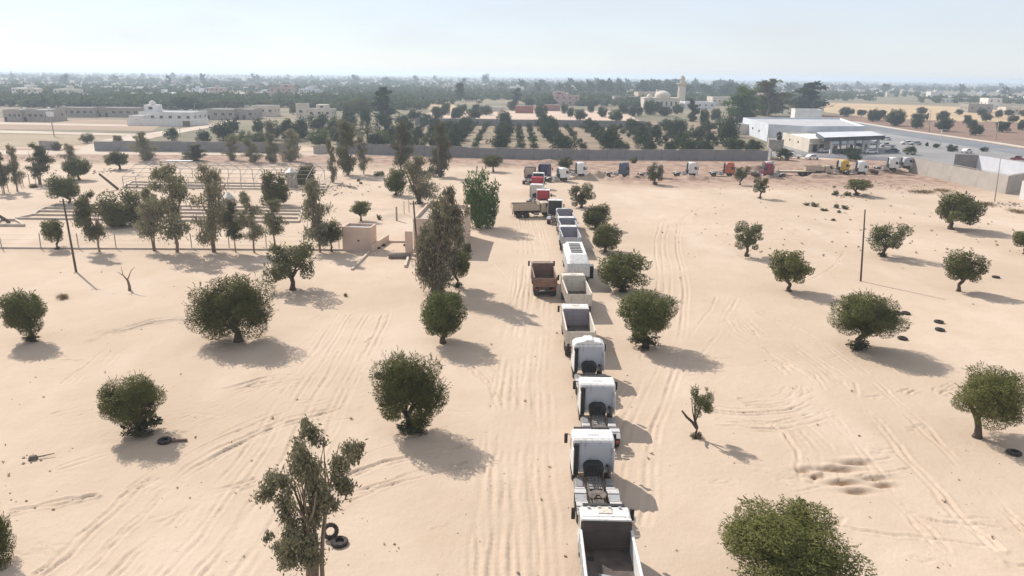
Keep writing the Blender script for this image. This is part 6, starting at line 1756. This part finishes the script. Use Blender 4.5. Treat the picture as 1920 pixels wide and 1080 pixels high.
fx, fy, fs, fh = [], [], [], []
cnt = 0
ns_ = np.random.RandomState(9).rand(64, 64)
def patch(x, y, cell):
    u, v = x / cell, y / cell
    i, j = int(math.floor(u)), int(math.floor(v)); a, b_ = u - i, v - j
    g_ = lambda p_, q_: ns_[p_ % 64, q_ % 64]
    return (g_(i, j) * (1 - a) + g_(i + 1, j) * a) * (1 - b_) + (g_(i, j + 1) * (1 - a) + g_(i + 1, j + 1) * a) * b_
while cnt < 7600:
    py = 147 + 66 * rf.random() ** 1.25
    px = rf.uniform(-60, 1980)
    pyw = py + (px - 960) * .0125
    if 640 < px < 830 and py > 212: continue
    if 800 < px < 1230 and py > 198: continue
    if 1230 <= px < 1545 and py > 192: continue
    if px >= 1545 and py > 183: continue
    if px < 640 and py > 220: continue
    if px < 300 and py > 218: continue
    p = G(px, pyw)
    if p.y > 7500: continue
    dn = patch(p.x, p.y, 95) * .6 + patch(p.x + 999, p.y, 260) * .4
    lim = .42 if px < 560 else .36 if px < 1450 else .47
    if dn < lim or rf.random() < .15: continue
    s = rf.uniform(2.2, 4.8) * (1.0 if p.y < 1500 else 1.35)
    fx.append(p.x); fy.append(p.y); fs.append(s); fh.append(s * rf.uniform(1.1, 1.7)); cnt += 1
far_trees('far_woodland', '', list(zip(fx, fy)), fs, fh, 30, 4, ML_far)['label'] = 'hazy mass of groves and gardens covering the far plain'
bx = []
for k in range(190):
    px = rf.triangular(1000, 1440, 1230) if k < 140 else rf.uniform(0, 1900)
    py = rf.uniform(162, 178) if k < 140 else rf.uniform(152, 172)
    p = G(px, py + (px - 960) * .0125); bx.append((p.x, p.y))
far_trees('tree_belt', '', bx, [rf.uniform(4.5, 8) for _ in bx], [rf.uniform(10, 19) for _ in bx], 60, 5, ML_far)['label'] = 'taller belts of trees standing up against the hazy skyline'

# small stones and clods lying about the yard
rs_ = random.Random(8)
st_ = MB()
def stone(x, y, s):
    z = ground_z(x, y)
    n = 6
    vs = [(x + s * rs_.uniform(.7, 1.1) * math.cos(6.283 * k / n), y + s * rs_.uniform(.7, 1.1) * math.sin(6.283 * k / n), z - .02) for k in range(n)]
    vs += [(x + s * .6 * math.cos(6.283 * k / n + .3), y + s * .6 * math.sin(6.283 * k / n + .3), z + s * rs_.uniform(.4, .8)) for k in range(n)]
    st_.add(vs, [(k, (k + 1) % n, n + (k + 1) % n, n + k) for k in range(n)] + [tuple(range(n, 2 * n))])
for k in range(420):
    px, py = rs_.uniform(-20, 1940), 330 + 760 * rs_.random() ** 1.3
    p = G(px, py); stone(p.x, p.y, rs_.uniform(.02, .06) if rs_.random() < .92 else rs_.uniform(.06, .13))
for (px, py, n, sp, sz) in ((1605, 369, 60, 2.2, .28), (1635, 345, 50, 4, .25), (1900, 384, 40, 2.5, .35), (640, 350, 70, 4.5, .3), (610, 362, 40, 4, .3), (190, 322, 50, 5, .35), (70, 300, 40, 6, .4), (700, 470, 30, 1.5, .15), (1700, 352, 40, 4, .25), (1540, 350, 40, 6, .2), (1480, 352, 30, 6, .2), (62, 860, 8, .5, .14), (25, 950, 12, 1.2, .12)):
    p = G(px, py)
    for k in range(n):
        stone(p.x + rs_.gauss(0, sp), p.y + rs_.gauss(0, sp * .6), rs_.uniform(.25, 1) * sz)
kind(st_.obj('stones', mat('yard_stone', (0.34, 0.265, 0.205), (0.22, 0.17, 0.13), .95, .6)), 'stuff')['label'] = 'loose stones and clods strewn over the sand'
j = thing('scrap_bundle', 'small dark bundle of scrap with a stick on bare left sand', 'scrap', G(62, 861))
MB().box((0, 0, .12), (.55, .4, .26), .4, .15, .7).obj('bundle', M_frame, j, .05); MB().cyl((.2, .1, .1), (1.1, .5, .16), .05, .03, 6).obj('stick', MB_dead, j)
j = thing('broken_post', 'short red-brown broken post beside the shaded tyre', 'post', G(338, 828))
MB().box((0, 0, .1), (.9, .16, .16), .15).obj('post', M_rust, j, .02); MB().box((-.4, -.05, .12), (.2, .3, .22), .15).obj('foot', M_rust, j, .02)
# bare chassis and spoil among the far line
for (px, py, lab) in ((1403, 333, 'dark bare truck chassis left of the white capped tractor'), (1625, 327, 'dark bare chassis right of the clean white tractor unit')):
    p = G(px, py)
    r_ = thing('truck_chassis', lab, 'chassis', (p.x, p.y, ground_z(p.x, p.y)), R(-88), GF)
    for pn, me_, key, lc, subs in rails(-3.2, 3.0) + wheels([(2.0, False), (-1.3, True), (-2.5, True)]):
        o = link(pn, me_, r_); o.location = lc
        for sn, sm, sk, sl, _ in subs:
            link(sn, sm, o, M_rrim)
    MB().box((0, .9, 1.1), (1.9, 1.3, .7)).obj('tool_box', M_rust, r_, .05)

# dry weeds too small to count
wp, wd_, ww = [], [], []
rw = np.random.RandomState(12)
for k in range(230):
    px, py = (rw.uniform(1240, 1900), rw.uniform(335, 480)) if k < 140 else (rw.uniform(0, 1920), 470 + 600 * rw.rand() ** 1.5)
    p = G(px, py); z = ground_z(p.x, p.y); s_ = rw.uniform(.08, .22) if k < 140 else rw.uniform(.05, .13)
    for q in range(14):
        d = unit(np.array([rw.normal() * .7, rw.normal() * .7, .8]))
        wp.append(np.array([p.x, p.y, z]) + d * s_ * .8); wd_.append(d * s_); ww.append(unit(np.cross(d, rw.normal(size=3))) * s_ * .16)
wm = leaf_mesh('dry_weeds', np.array(wp), np.array(wd_), np.array(ww), np.ones(len(wp)), np.ones(len(wp)), ML_dry)
kind(link('dry_weeds', wm), 'stuff')['label'] = 'tiny dry weeds dotted over the sand'

# ------------------------------------------------------------------ dusty air over the plain
hz = MB()
hz.box((0, 5800, 17.0), (18300, 12800, 36.0))
hm = bpy.data.materials.new('haze'); hm.use_nodes = True
hn = hm.node_tree
for n_ in list(hn.nodes):
    hn.nodes.remove(n_)
ho = hn.nodes.new('ShaderNodeOutputMaterial'); hv = hn.nodes.new('ShaderNodeVolumePrincipled')
hv.inputs['Color'].default_value = (0.70, 0.83, 1.0, 1)
hv.inputs['Density'].default_value = 0.00028
hv.inputs['Anisotropy'].default_value = 0.3
hn.links.new(hv.outputs[0], ho.inputs['Volume'])
kind(hz.obj('haze', hm), 'stuff')['label'] = 'thin dusty haze over the whole plain'
